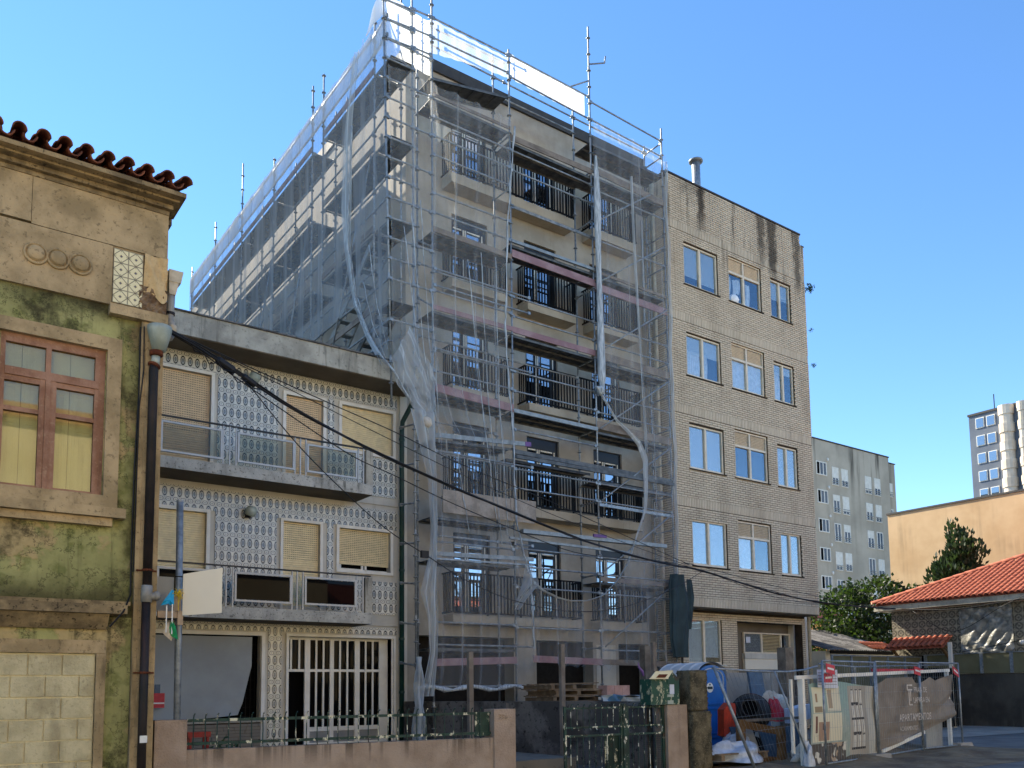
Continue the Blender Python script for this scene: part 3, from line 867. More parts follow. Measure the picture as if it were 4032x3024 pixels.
# corner rails at every half metre, and ledgers joining inner and outer standards
for k in range(17):
    z = 10.28+k*.5
    if abs(z-10.78) > .1: ledger((9.25-.22*(z-8.25)/10.75+.03, SP, z), (9.94, SP, z+.01))
    if k in (0, 2, 4, 6, 8, 10, 12, 14): ledger((9.94, SP, z), (a, SP, z))
for x in (b, e, f):
    for z in (2.72, 4.70, 6.72, 8.72, 10.74, 12.75, 14.75, 16.2): ledger((x, SP, z), (x, 18.24, z), 'galv_dark')
for k in range(30):
    z = 2.2+k*.5
    if k % 2 == 0: ledger((f, SP, z), (f, 18.24, z))
for k in range(4): ledger((a, SP, 7.9+k*1.5), (a, 18.24, 8.4+k*1.5), 'galv_dark')
for z in (17.7, 18.15): ledger((f, SP, z), (f, 18.24, z))
for k in range(7): ledger((9.95, SP, 2.2+k*.95), (9.95, 18.3, 2.3+k*.95), 'galv_dark')
# decks and boards, bay by bay
deck(a, b, SP+.02, 18.2, 2.62); deck(a, b, SP+.02, 18.2, 5.74); deck(a, b, SP+.02, 18.2, 8.8); deck(a, b, SP+.02, 18.2, 10.80); deck(a, b, SP+.02, 18.2, 12.82)
deck(a, b, SP+.02, 18.2, 16.30); deck(a, b, SP+.05, 18.2, 16.86, 17.32, n=1); deck(a, b, SP+.02, 18.2, 4.72); deck(a, b, SP+.02, 18.2, 7.62, 7.75)
board((a, SP-.02, 8.88), (b, SP-.02, 8.79), .2, 'wood_pink'); board((a, SP-.02, 10.88), (b, SP-.02, 10.89), .12, 'wood_pink')
board((a, SP-.03, 7.70), (13.30, SP-.03, 7.92), .11, 'alu', .04); board((13.12, SP-.034, 7.905), (13.31, SP-.034, 7.92), .115, 'purple', .042)
board((a, SP-.03, 4.84), (13.34, SP-.03, 4.93), .10, 'alu', .05); board((a, SP-.03, 4.72), (13.36, SP-.03, 4.78), .04, 'galv', .05)
board((a, SP-.02, 12.86), (b, SP-.02, 12.84), .14, 'wood_grey')
board((a, SP-.02, 16.36), (b, SP-.02, 16.38), .08, 'wood_grey')
board((a, SP-.02, 2.28), (b, SP-.02, 2.36), .17, 'wood_pink')
deck(b, e, SP+.02, 18.2, 8.74); deck(b, e, SP+.02, 18.2, 10.76); deck(b, e, SP+.02, 18.2, 13.2); deck(b, e, SP+.02, 18.2, 16.05); deck(b, e, SP+.3, 18.1, 7.55, n=1)
board((b, SP-.03, 13.27), (e, SP-.03, 13.29), .08, 'alu', .06)
board((b, SP-.04, 12.93), (e, SP-.04, 12.89), .20, 'wood_pink')
board((b, SP-.02, 10.88), (e, SP-.02, 10.88), .16, 'wood_pink'); board((b, SP-.02, 16.14), (e, SP-.02, 16.19), .16, 'wood_grey')
board((b, SP-.03, 8.73), (e, SP-.03, 8.72), .1, 'alu', .05)
board((b, SP-.03, 7.66), (f, SP-.03, 7.64), .11, 'deck', .06, 'plank'); board((b, SP-.09, 7.52), (f, SP-.09, 7.53), .09, 'deck', .06, 'plank')
board((12.97, SP-.05, 5.62), (18.1, SP-.05, 5.68), .10, 'alu', .16, 'plank'); board((12.6, SP-.03, 5.42), (16.7, SP-.03, 5.38), .06, 'alu', .06, 'plank')
board((15.3, SP-.14, 5.72), (15.75, SP-.14, 5.73), .08, 'purple', .05, 'plank')
board((13.3, SP-.02, 2.40), (e, SP-.02, 2.34), .17, 'wood_pink'); board((e, SP-.02, 2.34), (f, SP-.02, 2.31), .15, 'wood_grey')
deck(e, f, SP+.02, 18.2, 4.5); deck(e, f, SP+.02, 18.2, 8.68); deck(e, f, SP+.02, 18.2, 10.7); deck(e, f, SP+.02, 18.2, 13.18); deck(e, f, SP+.02, 18.2, 16.12); deck(e, f, SP+.02, 18.2, 17.1); deck(e, f, SP+.02, 18.2, 7.3)
board((e, SP-.02, 8.85), (f, SP-.02, 8.83), .22, 'wood_grey'); board((e, SP-.02, 10.86), (f, SP-.02, 10.83), .22, 'wood_grey')
board((e, SP-.02, 12.83), (f, SP-.02, 12.78), .20, 'wood_pink'); board((e, SP-.02, 13.26), (f, SP-.02, 13.25), .08, 'wood_grey')
board((e, SP-.02, 16.28), (f, SP-.02, 16.20), .20, 'wood_grey'); board((e, SP-.02, 4.58), (f, SP-.02, 4.58), .12, 'wood_grey')
board((e, SP-.03, 6.62), (f, SP-.03, 6.60), .08, 'galv', .05)
for z in (2.75, 4.78, 6.75, 8.75, 10.93, 12.92): brace((15.72, SP-.05, z), (18.47, SP-.05, z+1.9))
brace((15.72, SP-.05, 14.72), (17.9, SP-.05, 16.26))
# tied-up ladder at the right-hand end
mb = MB()
for x in (18.62, 18.95): mb.beam((x, 18.55, 12.9), (x, 18.55, 16.2), .03, .06, (1,0,0))
for k in range(11): mb.tube([(18.62,18.55,13.0+k*.29),(18.95,18.55,13.0+k*.29)], .014, 6)
part('ladder', mb, M['alu'], SF)
# side decks, guard rails and bracing
for z in (10.77, 12.80, 14.87, 16.92):
    deck(9.28, 9.92, SP+.02, 18.28, z, along='y')
    for i in range(len(SY)-1):
        if SY[i+1]-SY[i] > 1 and (z > 11 or SY[i] > 22.3): deck(9.28, 9.92, SY[i]+.02, SY[i+1]-.02, z-.02, along='y')
    for i in range(len(SY)-1):
        if SY[i+1]-SY[i] > 1: board((9.235, SY[i]+.03, z+.08), (9.235, SY[i+1]-.03, z+.08), .15, 'wood_grey' if z < 16 else 'wood_pink')
    for h in (.5, 1.0):
        pts = [(9.24-.02*(z-8)/3, SP)] + [(CX-.02, y) for y in SY]
        for p, q in zip(pts, pts[1:]): ledger((p[0], p[1], z+h), (q[0], q[1], z+h))
    for y in SY: ledger((CX, y, z-.05), (9.95, y, z-.05), 'galv_dark')
for h in (9.8, 10.3):
    pts = [(9.26, SP)] + [(CX-.02, y) for y in SY[:4]]
    for p, q in zip(pts, pts[1:]): ledger((p[0], p[1], h), (q[0], q[1], h))
for y0, z0, y1, z1 in ((21.35,9.2,18.4,14.8),(25.1,9.2,22.2,14.9),(28.1,9.2,25.2,14.85),(31.0,9.2,28.2,14.9)):
    brace((9.2, y0, z0), (9.2, y1, z1))
# stair flight between two side decks
mb = MB()
for x in (9.35, 9.85): mb.beam((x, 21.3, 10.8), (x, 18.5, 12.8), .04, .16)
for k in range(9): t = (k+.5)/9; mb.box(9.37, 9.83, 21.3-2.8*t-.12, 21.3-2.8*t+.1, 10.8+2*t-.02, 10.8+2*t+.02)
part('stair', mb, M['alu'], SF)
mb = MB()
for x in (9.35, 9.85): mb.beam((x, 21.3, 9.0), (x, 18.4, 10.75), .04, .16)
for k in range(9): t = (k+.5)/9; mb.box(9.37, 9.83, 21.3-2.9*t-.12, 21.3-2.9*t+.1, 9.0+1.75*t-.02, 9.0+1.75*t+.02)
part('stair', mb, M['deck'], SF)
# base plates
for x in LX+[9.95]:
    part('base_plate', MB().box(x-.07, x+.07, SP-.07, SP+.07, .15, .2), M['galv'], SF)
# ---- sheets hung on the scaffold
mb = MB(); mb.box(10.62, 13.36, 17.40, 17.42, 5.84, 6.40); mb.box(12.6, 13.39, 17.385, 17.398, 5.92, 6.42)
single('plywood_sheet', mb, M['ply'], 'long stained grey plywood sheet tied across the scaffold below a balcony', 'plywood')

# ================================================================ debris netting
def net(nm, fn, nu, nv, mat, label):
    mb = MB(); mb.grid(fn, nu, nv)
    return single(nm, mb, M[mat], label, 'net', 'nets hung on the scaffolding', smooth=True)
def cord(pts, r, label, nm='rolled_net', n=6):
    P = [Vector(p) for p in pts]; out = []
    for i in range(len(P)-1):
        for k in range(6): t = k/6; out.append(P[i].lerp(P[i+1], t)+Vector((.012*sin(i*3+k*1.7), 0, 0)))
    out.append(P[-1]); rr = [r*(1+.35*sin(i*1.1)) for i in range(len(out))]
    mb = MB(); mb.tube(out, rr, n)
    return single(nm, mb, M['net_cord'], label, 'net fold', 'rolled folds of the safety nets', smooth=True)
def lerp(a, b, t): return a+(b-a)*t
def path(pts, t):
    t = max(0, min(.99999, t))*(len(pts)-1); i = int(t); u = t-i
    return tuple(lerp(pts[i][k], pts[i+1][k], u) for k in range(len(pts[0])))
def fold(x, z, amp=.03): return amp*(sin(x*7.1+z*.5)+.6*sin(x*15.3-z*.8)+.4*sin(x*31+z))
# long side net; its lower edge lifts towards the street corner
SB = [(17.45, 9.1), (17.9, 9.5), (18.3, 10.1), (19.05, 11.2), (20.9, 11.25), (21.9, 11.2), (22.8, 11.5), (25, 9.3), (34.1, 9.0)]
def zb_at(y):
    for p, q in zip(SB, SB[1:]):
        if y <= q[0]: return lerp(p[1], q[1], (y-p[0])/(q[0]-p[0]))
    return 9.0
def side_net(u, v):
    y = 17.44+16.65*u; zt = 17.95; z0 = zb_at(y); z = lerp(z0, zt, v)
    return (9.17-.02*(z-9)/3*max(0,1-(y-17.4)/3)+fold(y*.7, z, .02)*(1 if 0 < u < 1 else 0), y, z)
net('debris_net', side_net, 110, 24, 'net_side', 'thin white safety net stretched along the left side of the scaffold')
def fold_net(u, v):
    P = path([(19.1,17.9,.16),(19.5,16.2,.2),(19.6,14.0,.24),(19.5,12.8,.10),(19.05,11.25,.05),(18.3,10.1,.07),(17.8,9.5,.10)], v)
    return (9.10+.04*sin(u*9+v*3), P[0]+(u-.5)*2*P[2], P[1])
net('debris_net', fold_net, 8, 40, 'net_fold', 'gathered vertical seam of netting running down the left side of the scaffold')
cord([(9.08,19.25,16.0),(9.08,19.4,14.0),(9.08,19.42,12.8),(9.08,19.0,11.25),(9.1,18.25,10.1),(9.12,17.75,9.5),(9.3,17.42,9.05),(9.75,17.38,8.35)], .02, 'rolled lower seam of the side net curving to the street corner')
for k, (y, z, y2, z2) in enumerate(((18.9,11.3,17.9,9.3),(18.6,11.6,17.7,9.4),(18.3,12.4,17.6,9.6))):
    cord([(9.1,y,z),(9.12,(y+y2)/2,(z+z2)/2-.1),(9.25,y2,z2)], .008, ('outer','middle','inner')[k]+' thin fold of the side net fanning to the street corner')
def corner_drape(u, v):
    P = path([(9.25,9.28,9.75),(9.42,8.75,10.1),(9.8,8.25,10.35),(10.1,8.05,10.40),(10.25,7.6,10.42)], v)
    return (lerp(P[0], P[2], u)+.02*sin(v*20), 17.40+.05*sin(u*14+v*6)+.02*sin(u*40), P[1]+u*.95)
net('debris_net', corner_drape, 24, 30, 'net_fold', 'gathered white netting sagging over the tiled house roof corner')
# corner strip of doubled net along the top guard rails
def top_a(u, v): x = lerp(9.06, 10.38, u); return (x, 17.53+.02*sin(x*13), lerp(16.86, 18.36+.06*sin(u*6), v))
net('debris_net', top_a, 20, 12, 'net_top', 'bright double layer of netting at the top corner of the scaffold')
def top_b(u, v): x = lerp(10.42, 12.78, u); return (x, 17.55+.015*sin(x*17), lerp(lerp(17.55,17.85,u)-.12*max(0,.4-u), 18.42, v))
net('debris_net', top_b, 24, 6, 'net_light', 'pale net strip tied along the top rail left of the middle upright')
def top_c(u, v): x = lerp(12.85, 15.45, u); return (x, 17.54+.015*sin(x*15), lerp(17.86-.06*u, 18.50-.05*u+(.06 if u < .12 else 0), v))
net('debris_net', top_c, 30, 6, 'net_top', 'bright white net strip tied along the top rail right of the middle upright')
def top_s(u, v): y = lerp(17.5, 34.0, u); return (9.14+.02*sin(y*5), y, lerp(17.2, 17.88, v))
net('debris_net', top_s, 60, 4, 'net_light', 'narrow pale net strip along the top rail of the left scaffold side')
def top_t(u, v): y = lerp(17.45, 18.6, u); return (9.06+.02*sin(y*9), y, lerp(17.9, 18.6-.75*u*u-.1*u, v))
net('debris_net', top_t, 10, 6, 'net_top', 'loose white net flap blown up at the top left corner')
# front bay one, pleated and drawn to the lower left
E1 = [(9.15,16.6,12.85),(9.2,14.9,12.72),(9.22,13.5,12.58),(9.25,11.4,12.5),(9.28,9.6,12.54),(9.45,9.2,12.58),(9.9,8.2,12.66),(10.32,7.8,12.68),(10.32,5.6,12.74),(10.28,4.7,13.1),(10.12,4.3,13.2),(10.25,3.3,13.24),(10.2,2.0,13.25),(10.1,1.65,13.2)]
def front_a(u, v):
    P = path(E1, v); x = lerp(P[0], P[2], u)
    return (x, 17.43+.035*sin(u*34+v*2.2)+.02*sin(u*71-v*3)-.02*sin(v*9), P[1])
net('debris_net', front_a, 90, 60, 'net', 'pleated thin net hanging over the left bay of the scaffold front')
cord([(12.85,17.36,16.4),(12.71,17.36,15.0),(12.57,17.36,13.5),(12.5,17.36,11.4),(12.47,17.36,10.8),(12.55,17.36,9.4),(12.68,17.36,8.1),(12.73,17.36,5.9),(12.97,17.36,5.0),(13.16,17.36,4.4),(13.23,17.36,3.5),(13.24,17.36,2.7)], .022, 'bright rolled edge along the right side of the left front net')
for k, (xt, zt, xm, zm, xb, zb) in enumerate(((12.2,12.6,12.25,9.0,12.5,5.6),(11.75,12.6,11.9,9.2,12.3,5.2),(11.35,12.3,11.75,8.6,12.15,5.8),(9.55,12.6,9.95,9.6,10.40,7.3),(9.75,13.0,10.05,10.0,10.42,7.6),(10.0,13.4,10.2,10.4,10.45,7.9),(10.3,11.2,10.42,9.3,10.5,7.5),(11.0,7.4,11.15,6.4,11.35,5.4))):
    cord([(xt,17.37,zt),(xm,17.37,zm),(xb,17.37,zb)], .009, 'thin pleat line in the left front net, '+('right of centre at mid height','left of the first pleat','lowest starting of the middle pleats','leftmost, drawn to the corner upright','second of the left pleats','third of the left pleats','shortest of the left pleats','short pleat above the plywood sheet')[k])
def left_fall(u, v):
    P = path([(9.72,8.2,10.35),(10.2,6.6,10.42),(10.28,5.4,10.44),(10.24,4.8,10.44),(9.98,3.9,10.44),(10.16,3.3,10.46),(10.2,2.5,10.42),(9.95,1.5,10.3)], v)
    return (lerp(P[0],P[2],u), 17.36+.05*sin(u*12+v*5), P[1])
net('debris_net', left_fall, 14, 60, 'net_fold', 'gathered net bunched round the lower left scaffold upright')
# front bay three and the lower curtain, cut away in a curve over the middle bay
CV = [(15.60,9.8),(16.23,9.07),(16.70,8.83),(17.07,8.53),(17.33,8.08),(17.30,7.4),(17.22,6.6),(16.93,5.9),(16.53,5.1),(16.09,4.52),(15.62,4.13),(15.02,3.95),(14.49,3.92),(14.03,3.98),(13.57,4.14),(13.22,4.37),(13.0,4.75)]
def front_c(u, v):
    if v < .5:
        t = v/.5; z = lerp(17.7, 9.8, t); x = lerp(15.66, 18.56, u)
    else:
        t = (v-.5)/.5; P = path([(15.66,9.8),(16.23,9.07),(16.70,8.83),(17.07,8.53),(17.33,8.08),(17.30,7.4),(17.22,6.6),(16.93,5.9),(16.53,5.1),(16.09,4.52)], t)
        z = P[1]; x = lerp(P[0], 18.56, u)
    return (x, 17.42+.03*sin(x*9+z*.4)+.015*sin(x*23), z)
net('debris_net', front_c, 50, 80, 'net', 'thin net covering the right bay of the scaffold front')
def low_c(u, v):
    x = lerp(13.0, 18.56, u)
    zt = 4.52
    pts = sorted([(p[0], p[1]) for p in CV[9:]])
    for p, q in zip(pts, pts[1:]):
        if p[0] <= x <= q[0]: zt = lerp(p[1], q[1], (x-p[0])/(q[0]-p[0]))
    if x > 16.09: zt = 4.52
    return (x, 17.42+.04*sin(x*8+v)+.02*sin(x*21), lerp(2.28+.12*sin(x*4.7)+.08*sin(x*11), zt, v))
net('debris_net', low_c, 110, 20, 'net', 'low net curtain below the curved opening in the middle of the scaffold')
def hem(u, v):
    P = path(CV, v); w = .028+.07*max(0, 1-abs(v-.25)*4)
    return (P[0]+.02*sin(v*40)+(u-.5)*w*2*.8, 17.36+.03*sin(u*8+v*9), P[1]+(u-.5)*w*1.2)
net('debris_net', hem, 6, 90, 'net_thick', 'twisted white net hem curving down from the knot at the right upright')
def bunch(u, v):
    z = lerp(16.6, 9.75, v); w = .03+.07*min(1, v*5)+.015*sin(v*9)+.012*sin(u*6*pi*2+v*5); w = w if v < .93 else w*(1-(v-.93)*11)+.02
    a = u*2*pi
    return (15.66+.02*v*2+cos(a)*w, 17.33+sin(a)*w*.7, z)
net('net_bundle', bunch, 14, 50, 'net_cord', 'thick white rolled net hanging down the right middle upright to a knot')
mb = MB(); mb.lathe((15.66,17.34,9.78), [(.03,-.14),(.10,-.06),(.12,.02),(.06,.12)], 10); mb.tube([(15.45,17.33,9.85),(15.62,17.3,9.8),(15.8,17.36,9.72)], [.04,.06,.03], 8)
single('net_knot', mb, M['net_cord'], 'knotted lump tying off the rolled net on the right middle upright', 'knot', smooth=True)
def bay3_pleat(u, v): z = lerp(16.5, 8.3, v); x = lerp(17.05, 17.35, v)+(u-.5)*.10; return (x, 17.36+.03*sin(u*7+v*5), z)
net('debris_net', bay3_pleat, 4, 40, 'net_fold', 'faint vertical pleat in the net of the right scaffold bay')
def bay3_edge(u, v): z = lerp(17.5, 4.9, v); x = 18.53+(u-.5)*.12+.03*sin(v*37); return (x, 17.38+.04*sin(u*7+v*15), z)
net('debris_net', bay3_edge, 4, 60, 'net_fold', 'gathered net edge along the far right scaffold upright')
def torn(u, v):
    P = path([(13.0,4.75,13.25),(12.95,4.3,13.4),(12.75,3.9,13.0),(12.6,3.6,12.8)], v); return (lerp(P[0],P[2],u), 17.35+.06*sin(u*9+v*4), P[1])
net('debris_net', torn, 10, 20, 'net_fold', 'torn net scrap caught on the rails beside the middle upright')
# rolled hem of net along the bottom rail, and litter on it
mb = MB(); mb.tube([(9.9+i*.25, 17.42+.02*sin(i*2.1), 1.68+.05*sin(i*1.3)) for i in range(14)], [.05+.02*sin(i*2.7) for i in range(14)], 8)
single('net_roll', mb, M['net_cord'], 'rolled white net lashed along the lowest scaffold rail', 'net', smooth=True)
def heap(u, v):
    a = u*2*pi; z = lerp(.4, 2.4, v); w = .16*(1-v*.6)+.03*sin(v*13+a*2)
    return (9.93+cos(a)*w, 17.35+sin(a)*w, z)
net('net_bundle', heap, 14, 20, 'net_fold', 'crumpled net heap hanging at the foot of the left upright')
# dark green tarpaulin at the right end
def tarp(u, v):
    a = u*2*pi
    P = path([(18.10,18.60,4.86),(18.04,18.66,4.6),(18.03,18.78,4.2),(18.02,18.86,3.8),(18.0,18.78,3.4),(18.0,18.72,3.0),(18.1,18.7,2.5)], v)
    cx, w = (P[0]+P[1])/2, (P[1]-P[0])/2
    return (cx+cos(a)*w*(1+.06*sin(a*7)), 17.25+sin(a)*(.10+.05*sin(a*5+v*3)), P[2])
mb = MB(); mb.grid(tarp, 48, 30)
single('tarpaulin', mb, M['tarp_green'], 'dark green tarpaulin hanging in folds at the right end of the scaffold', 'tarpaulin', smooth=True)
mb = MB(); mb.grid(lambda u, v: (lerp(18.7, 19.02-.25*abs(v-.35), u), 17.22+.04*sin(u*9), lerp(4.75, 3.3, v)), 8, 12)
single('tarpaulin', mb, M['tarp_green'], 'loose green tarpaulin corner flapping towards the brick building', 'tarpaulin', smooth=True)
# nest-like rubble bag caught on the second upright
mb = MB(); mb.lathe((10.18,17.4,7.95), [(.02,-.16),(.10,-.1),(.13,0),(.09,.1),(.03,.16)], 9, (.8,.1,-.6))
single('debris_bag', mb, M['bag'], 'torn white debris bag caught in the net above the tiled house gutter', 'bag', smooth=True)

# ================================================================ sand-brick block
BB = thing('brick_building', 'four-storey sand brick block with cream windows and rain-streaked parapet', 'building', (22.6, 18, .15))
YB = 18.0
TOPS = [15.65, 12.69, 9.77, 6.77]; BOTS = [14.27, 11.31, 8.35, 5.34]
bops = []
for t, bt in zip(TOPS, BOTS):
    bops += [(19.87, 21.47, bt, t), (22.0, 23.67, bt, t+.18), (24.17, 25.27, bt, t)]
mb = frame_wall(MB(), 19.2, 25.95, 4.07, 17.74, YB+.012, bops, .16)
mb.quad((25.95,YB+.012,4.07),(26.14,YB+.012,4.07),(26.14,YB+.012,17.35),(25.95,YB+.012,17.35))
mb.box(19.2, 26.14, YB+.2, YB+.6, 4.06, 4.07)
gop = [(20.2, 21.76, 2.35, 3.79), (22.5, 25.95, .15, 3.79)]
frame_wall(mb, 19.2, 26.12, .15, 4.06, YB+.612, gop, .3)
part('wall', mb, M['mortar'], BB)
part('wall_side', box(19.2, 19.32, YB+.013, 29, .15, 17.74), M['mortar'], BB)
part('building_core', MB().box(19.33, 25.9, YB+.45, 29, 4.2, 17.7).box(19.33, 22.4, YB+1.2, 29, .2, 4.05), M['room'], BB)
part('roof_edge', MB().box(19.15, 25.98, YB-.03, YB+.35, 17.74, 17.79).box(25.981, 26.16, YB-.025, 29, 17.33, 17.37), M['coping'], BB)
part('end_wall', MB().box(25.95, 26.13, YB+.02, 29, 4.07, 17.3).box(25.98, 26.12, YB+.98, 29, .15, 4.06), M['white_wall'], BB)
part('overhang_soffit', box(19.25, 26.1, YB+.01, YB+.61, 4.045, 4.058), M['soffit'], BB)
# bricks: stretcher courses with an upright course above every storey
bl, bh = .232, .056
def brick_mesh(w, h):
    mb = MB(); a, b = w/2, h/2
    mb.add([(-a,-.012,-b),(a,-.012,-b),(a,-.012,b),(-a,-.012,b),(-a-.001,.012,-b-.001),(a+.001,.012,-b-.001),(a+.001,.012,b+.001),(-a-.001,.012,b+.001)],
           [(0,1,2,3),(0,4,5,1),(1,5,6,2),(2,6,7,3),(3,7,4,0)])
    return mb
SOLD = [(15.98,16.26), (13.02,13.30), (10.05,10.33), (7.14,7.42), (4.08,4.35)]
cells = []          # x0, x1, z0, z1, plane
def course(z, i, y, x0, x1, holes):
    x = x0 - (.125 if i % 2 else 0)
    while x < x1:
        a, b = max(x, x0), min(x+bl, x1)
        segs = [(a, b)]
        for h in holes:
            if h[2]-.01 < z+bh/2 < h[3]+.01:
                ns = []
                for (p, q) in segs:
                    if q <= h[0] or p >= h[1]: ns.append((p, q))
                    else:
                        if p < h[0]-.03: ns.append((p, h[0]-.004))
                        if q > h[1]+.03: ns.append((h[1]+.004, q))
                segs = ns
        for (p, q) in segs:
            if q-p > .03: cells.append((p, q, z, z+bh, y))
        x += bl + .017
z = 4.36; i = 0
bounds = sorted(SOLD)
k = 0
levels = [(4.36, 7.13), (7.43, 10.04), (10.34, 13.01), (13.31, 15.97), (16.27, 17.73)]
for (za, zb) in levels:
    n = int((zb-za)/.0715); st = (zb-za)/n
    for j in range(n):
        zz = za+j*st
        course(zz, i, YB, 19.2, 25.95 if zz > 17.3 else 26.13, bops); i += 1
for (za, zb) in SOLD:
    x = 19.2
    while x < 26.1:
        cells.append((x, min(x+.057, 26.13), za, zb, YB)); x += .0735
n = int((4.04-.2)/.0715)
for j in range(n): course(.2+j*.0715, j, YB+.6, 19.2, 26.12, gop)
cells.sort(key=lambda c: (c[0]-19.2)**2*.6 + ((c[2]+c[3])/2-2.5)**2)
full, rest = [], []
me_cache = {}
for c in cells:
    vis = not (c[4] > YB+.3 and c[2] < 2.0)
    if len(full) < 300 and vis: full.append(c)
    else: rest.append(c)
for c in full:
    key = (round(c[1]-c[0], 3), round(c[3]-c[2], 3))
    if key not in me_cache: me_cache[key] = brick_mesh(*key).mesh('brick', M['brick'])
    shared('brick', me_cache[key], BB, ((c[0]+c[1])/2, c[4]+RND.uniform(-.002,.002), (c[2]+c[3])/2))
mb = MB()
for c in rest:
    b = brick_mesh(c[1]-c[0], c[3]-c[2]); e = RND.uniform(-.002,.002)
    mb.add([(p[0]+(c[0]+c[1])/2, p[1]+c[4]+e, p[2]+(c[2]+c[3])/2) for p in b.v], b.f)
part('brickwork', mb, M['brick'], BB, kind='stuff')
# flank bricks (return face towards the new block)
mb = MB()
for j in range(int(17.4/.0715)):
    z = .25+j*.0715; y = YB+.02 - (.12 if j % 2 else 0)
    while y < 19.0:
        a, b = max(y, YB+.0), min(y+bl, 19.0)
        if b-a > .03: mb.box(19.190, 19.20, a, b, z, z+bh)
        y += bl+.017
part('side_brickwork', mb, M['brick'], BB, kind='stuff')
# windows
def sash_window(x0, x1, z0, z1, louvre=0, blind=0.0, drop=None, split=.49, y=YB):
    w = part('window', ring(MB(), x0, x1, z0, z1, .05, y+.05, y+.12), M['cream_frame'], BB)
    zt = z1-louvre
    m = x0+(x1-x0)*split
    mb = MB(); mb.box(m-.035, m+.035, y+.045, y+.115, z0+.05, z1-.05)
    if louvre: mb.box(x0+.05, m-.036, y+.046, y+.115, zt-.07, zt); mb.box(m+.036, x1-.05, y+.046, y+.115, zt-.07, zt)
    for (a, b) in ((x0+.05, m-.035), (m+.035, x1-.05)):
        mb.box(a, a+.03, y+.06, y+.11, z0+.05, zt-.07); mb.box(a+.03, b, y+.06, y+.11, z0+.05, z0+.085)
    part('sash', mb, M['cream_frame'], w)
    if louvre:
        n = int((louvre-.05)/.052)
        for i in range(n):
            z = zt+.026+i*.052
            mb = MB(); mb.obox(((x0+m)/2, y+.085, z), ((m-x0)/2-.088,0,0), (0,.02,-.015), (0,.004,.005)); mb.obox(((x1+m)/2, y+.085, z), ((x1-m)/2-.088,0,0), (0,.02,-.015), (0,.004,.005))
            part('louvre_slat', mb, M['cream_frame'], w)
        part('louvre_back', box(x0+.05, x1-.05, y+.118, y+.122, zt, z1-.05), M['dark'], w)
        zt -= .07
    else: zt -= .05
    part('pane', box(x0+.05, m-.03, y+.095, y+.099, z0+.05, zt), M['pane_clear'], w)
    part('pane', box(m+.03, x1-.05, y+.085, y+.089, z0+.05, zt), M['pane_clear'], w)
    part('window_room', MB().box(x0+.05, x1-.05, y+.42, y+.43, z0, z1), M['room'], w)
    H = zt-z0
    if blind:
        fr = blind if isinstance(blind, tuple) else (blind, blind)
        mb = MB()
        for (a, b), f in zip(((x0+.06, m-.02), (m+.02, x1-.06)), fr):
            z = zt-.02
            while z > zt-H*f:
                mb.quad((a,y+.115,z-.026),(b,y+.115,z-.026),(b,y+.125,z),(a,y+.125,z)); z -= .03
        part('blind', mb, M['blind'], w)
    return w
def drape(w, x0, x1, z0, z1, mat='curtain', y=YB+.15, f=40, hem=0.0):
    mb = MB(); mb.grid(lambda u, v: (lerp(x0, x1, u)+(.03*sin(v*4)), y+.02*sin(u*f), lerp(z1, z0+hem*sin(u*3.1), v)), 36, 6)
    part('curtain', mb, M[mat], w, smooth=True)
for r in range(4):
    t, bt = TOPS[r], BOTS[r]
    b1 = [(.72,.8), (.42,.38), (.99,.99), (.99,.99)][r]
    w = sash_window(19.87, 21.47, bt, t, 0, b1)
    if r == 1: drape(w, 19.93, 20.6, bt, t-.5, f=50); drape(w, 20.75, 20.95, bt, t-.5)
    w2 = sash_window(22.0, 23.67, bt, t+.18, .48, 0 if r in (0, 2) else (0, 0), split=.48)
    if r == 0:       # laundry behind the glass
        for (a, b, zz, l) in ((22.1,22.24,15.2,.6),(22.35,22.5,15.15,.75),(22.52,22.7,15.2,.5),(23.0,23.2,15.15,.75)): drape(w2, a, b, zz-l, zz, f=12)
        mb = MB(); mb.lathe((22.4,YB+.25,14.45),[(.2,-.15),(.26,0),(.2,.14),(.06,.2)],9); part('laundry_pile', mb, M['curtain'], w2, smooth=True)
    if r == 1: drape(w2, 22.05, 23.62, bt+.02, t-.35, f=24)
    if r == 3: drape(w2, 22.05, 22.95, bt+.3, t-.35, f=16, hem=-.25)
    b3 = [(.45,.42), (.25,.2), (.99,.99), (.99,.99)][r]
    w3 = sash_window(24.17, 25.27, bt, t, 0, b3)
    if r == 1: drape(w3, 24.22, 24.62, bt, t-.3, f=30)
    for (a, b, zz) in ((19.82,21.52,bt),(21.95,23.72,bt),(24.12,25.32,bt)):
        part('window_sill', box(a, b, YB-.045, YB+.1, zz-.035, zz-.002), M['mortar'], BB)
sash_window(20.2, 21.76, 2.35, 3.79, 0, (.99,.82), y=YB+.6)
part('window_sill', box(20.1, 21.86, YB+.52, YB+.7, 2.31, 2.348), M['white_wall'], BB)
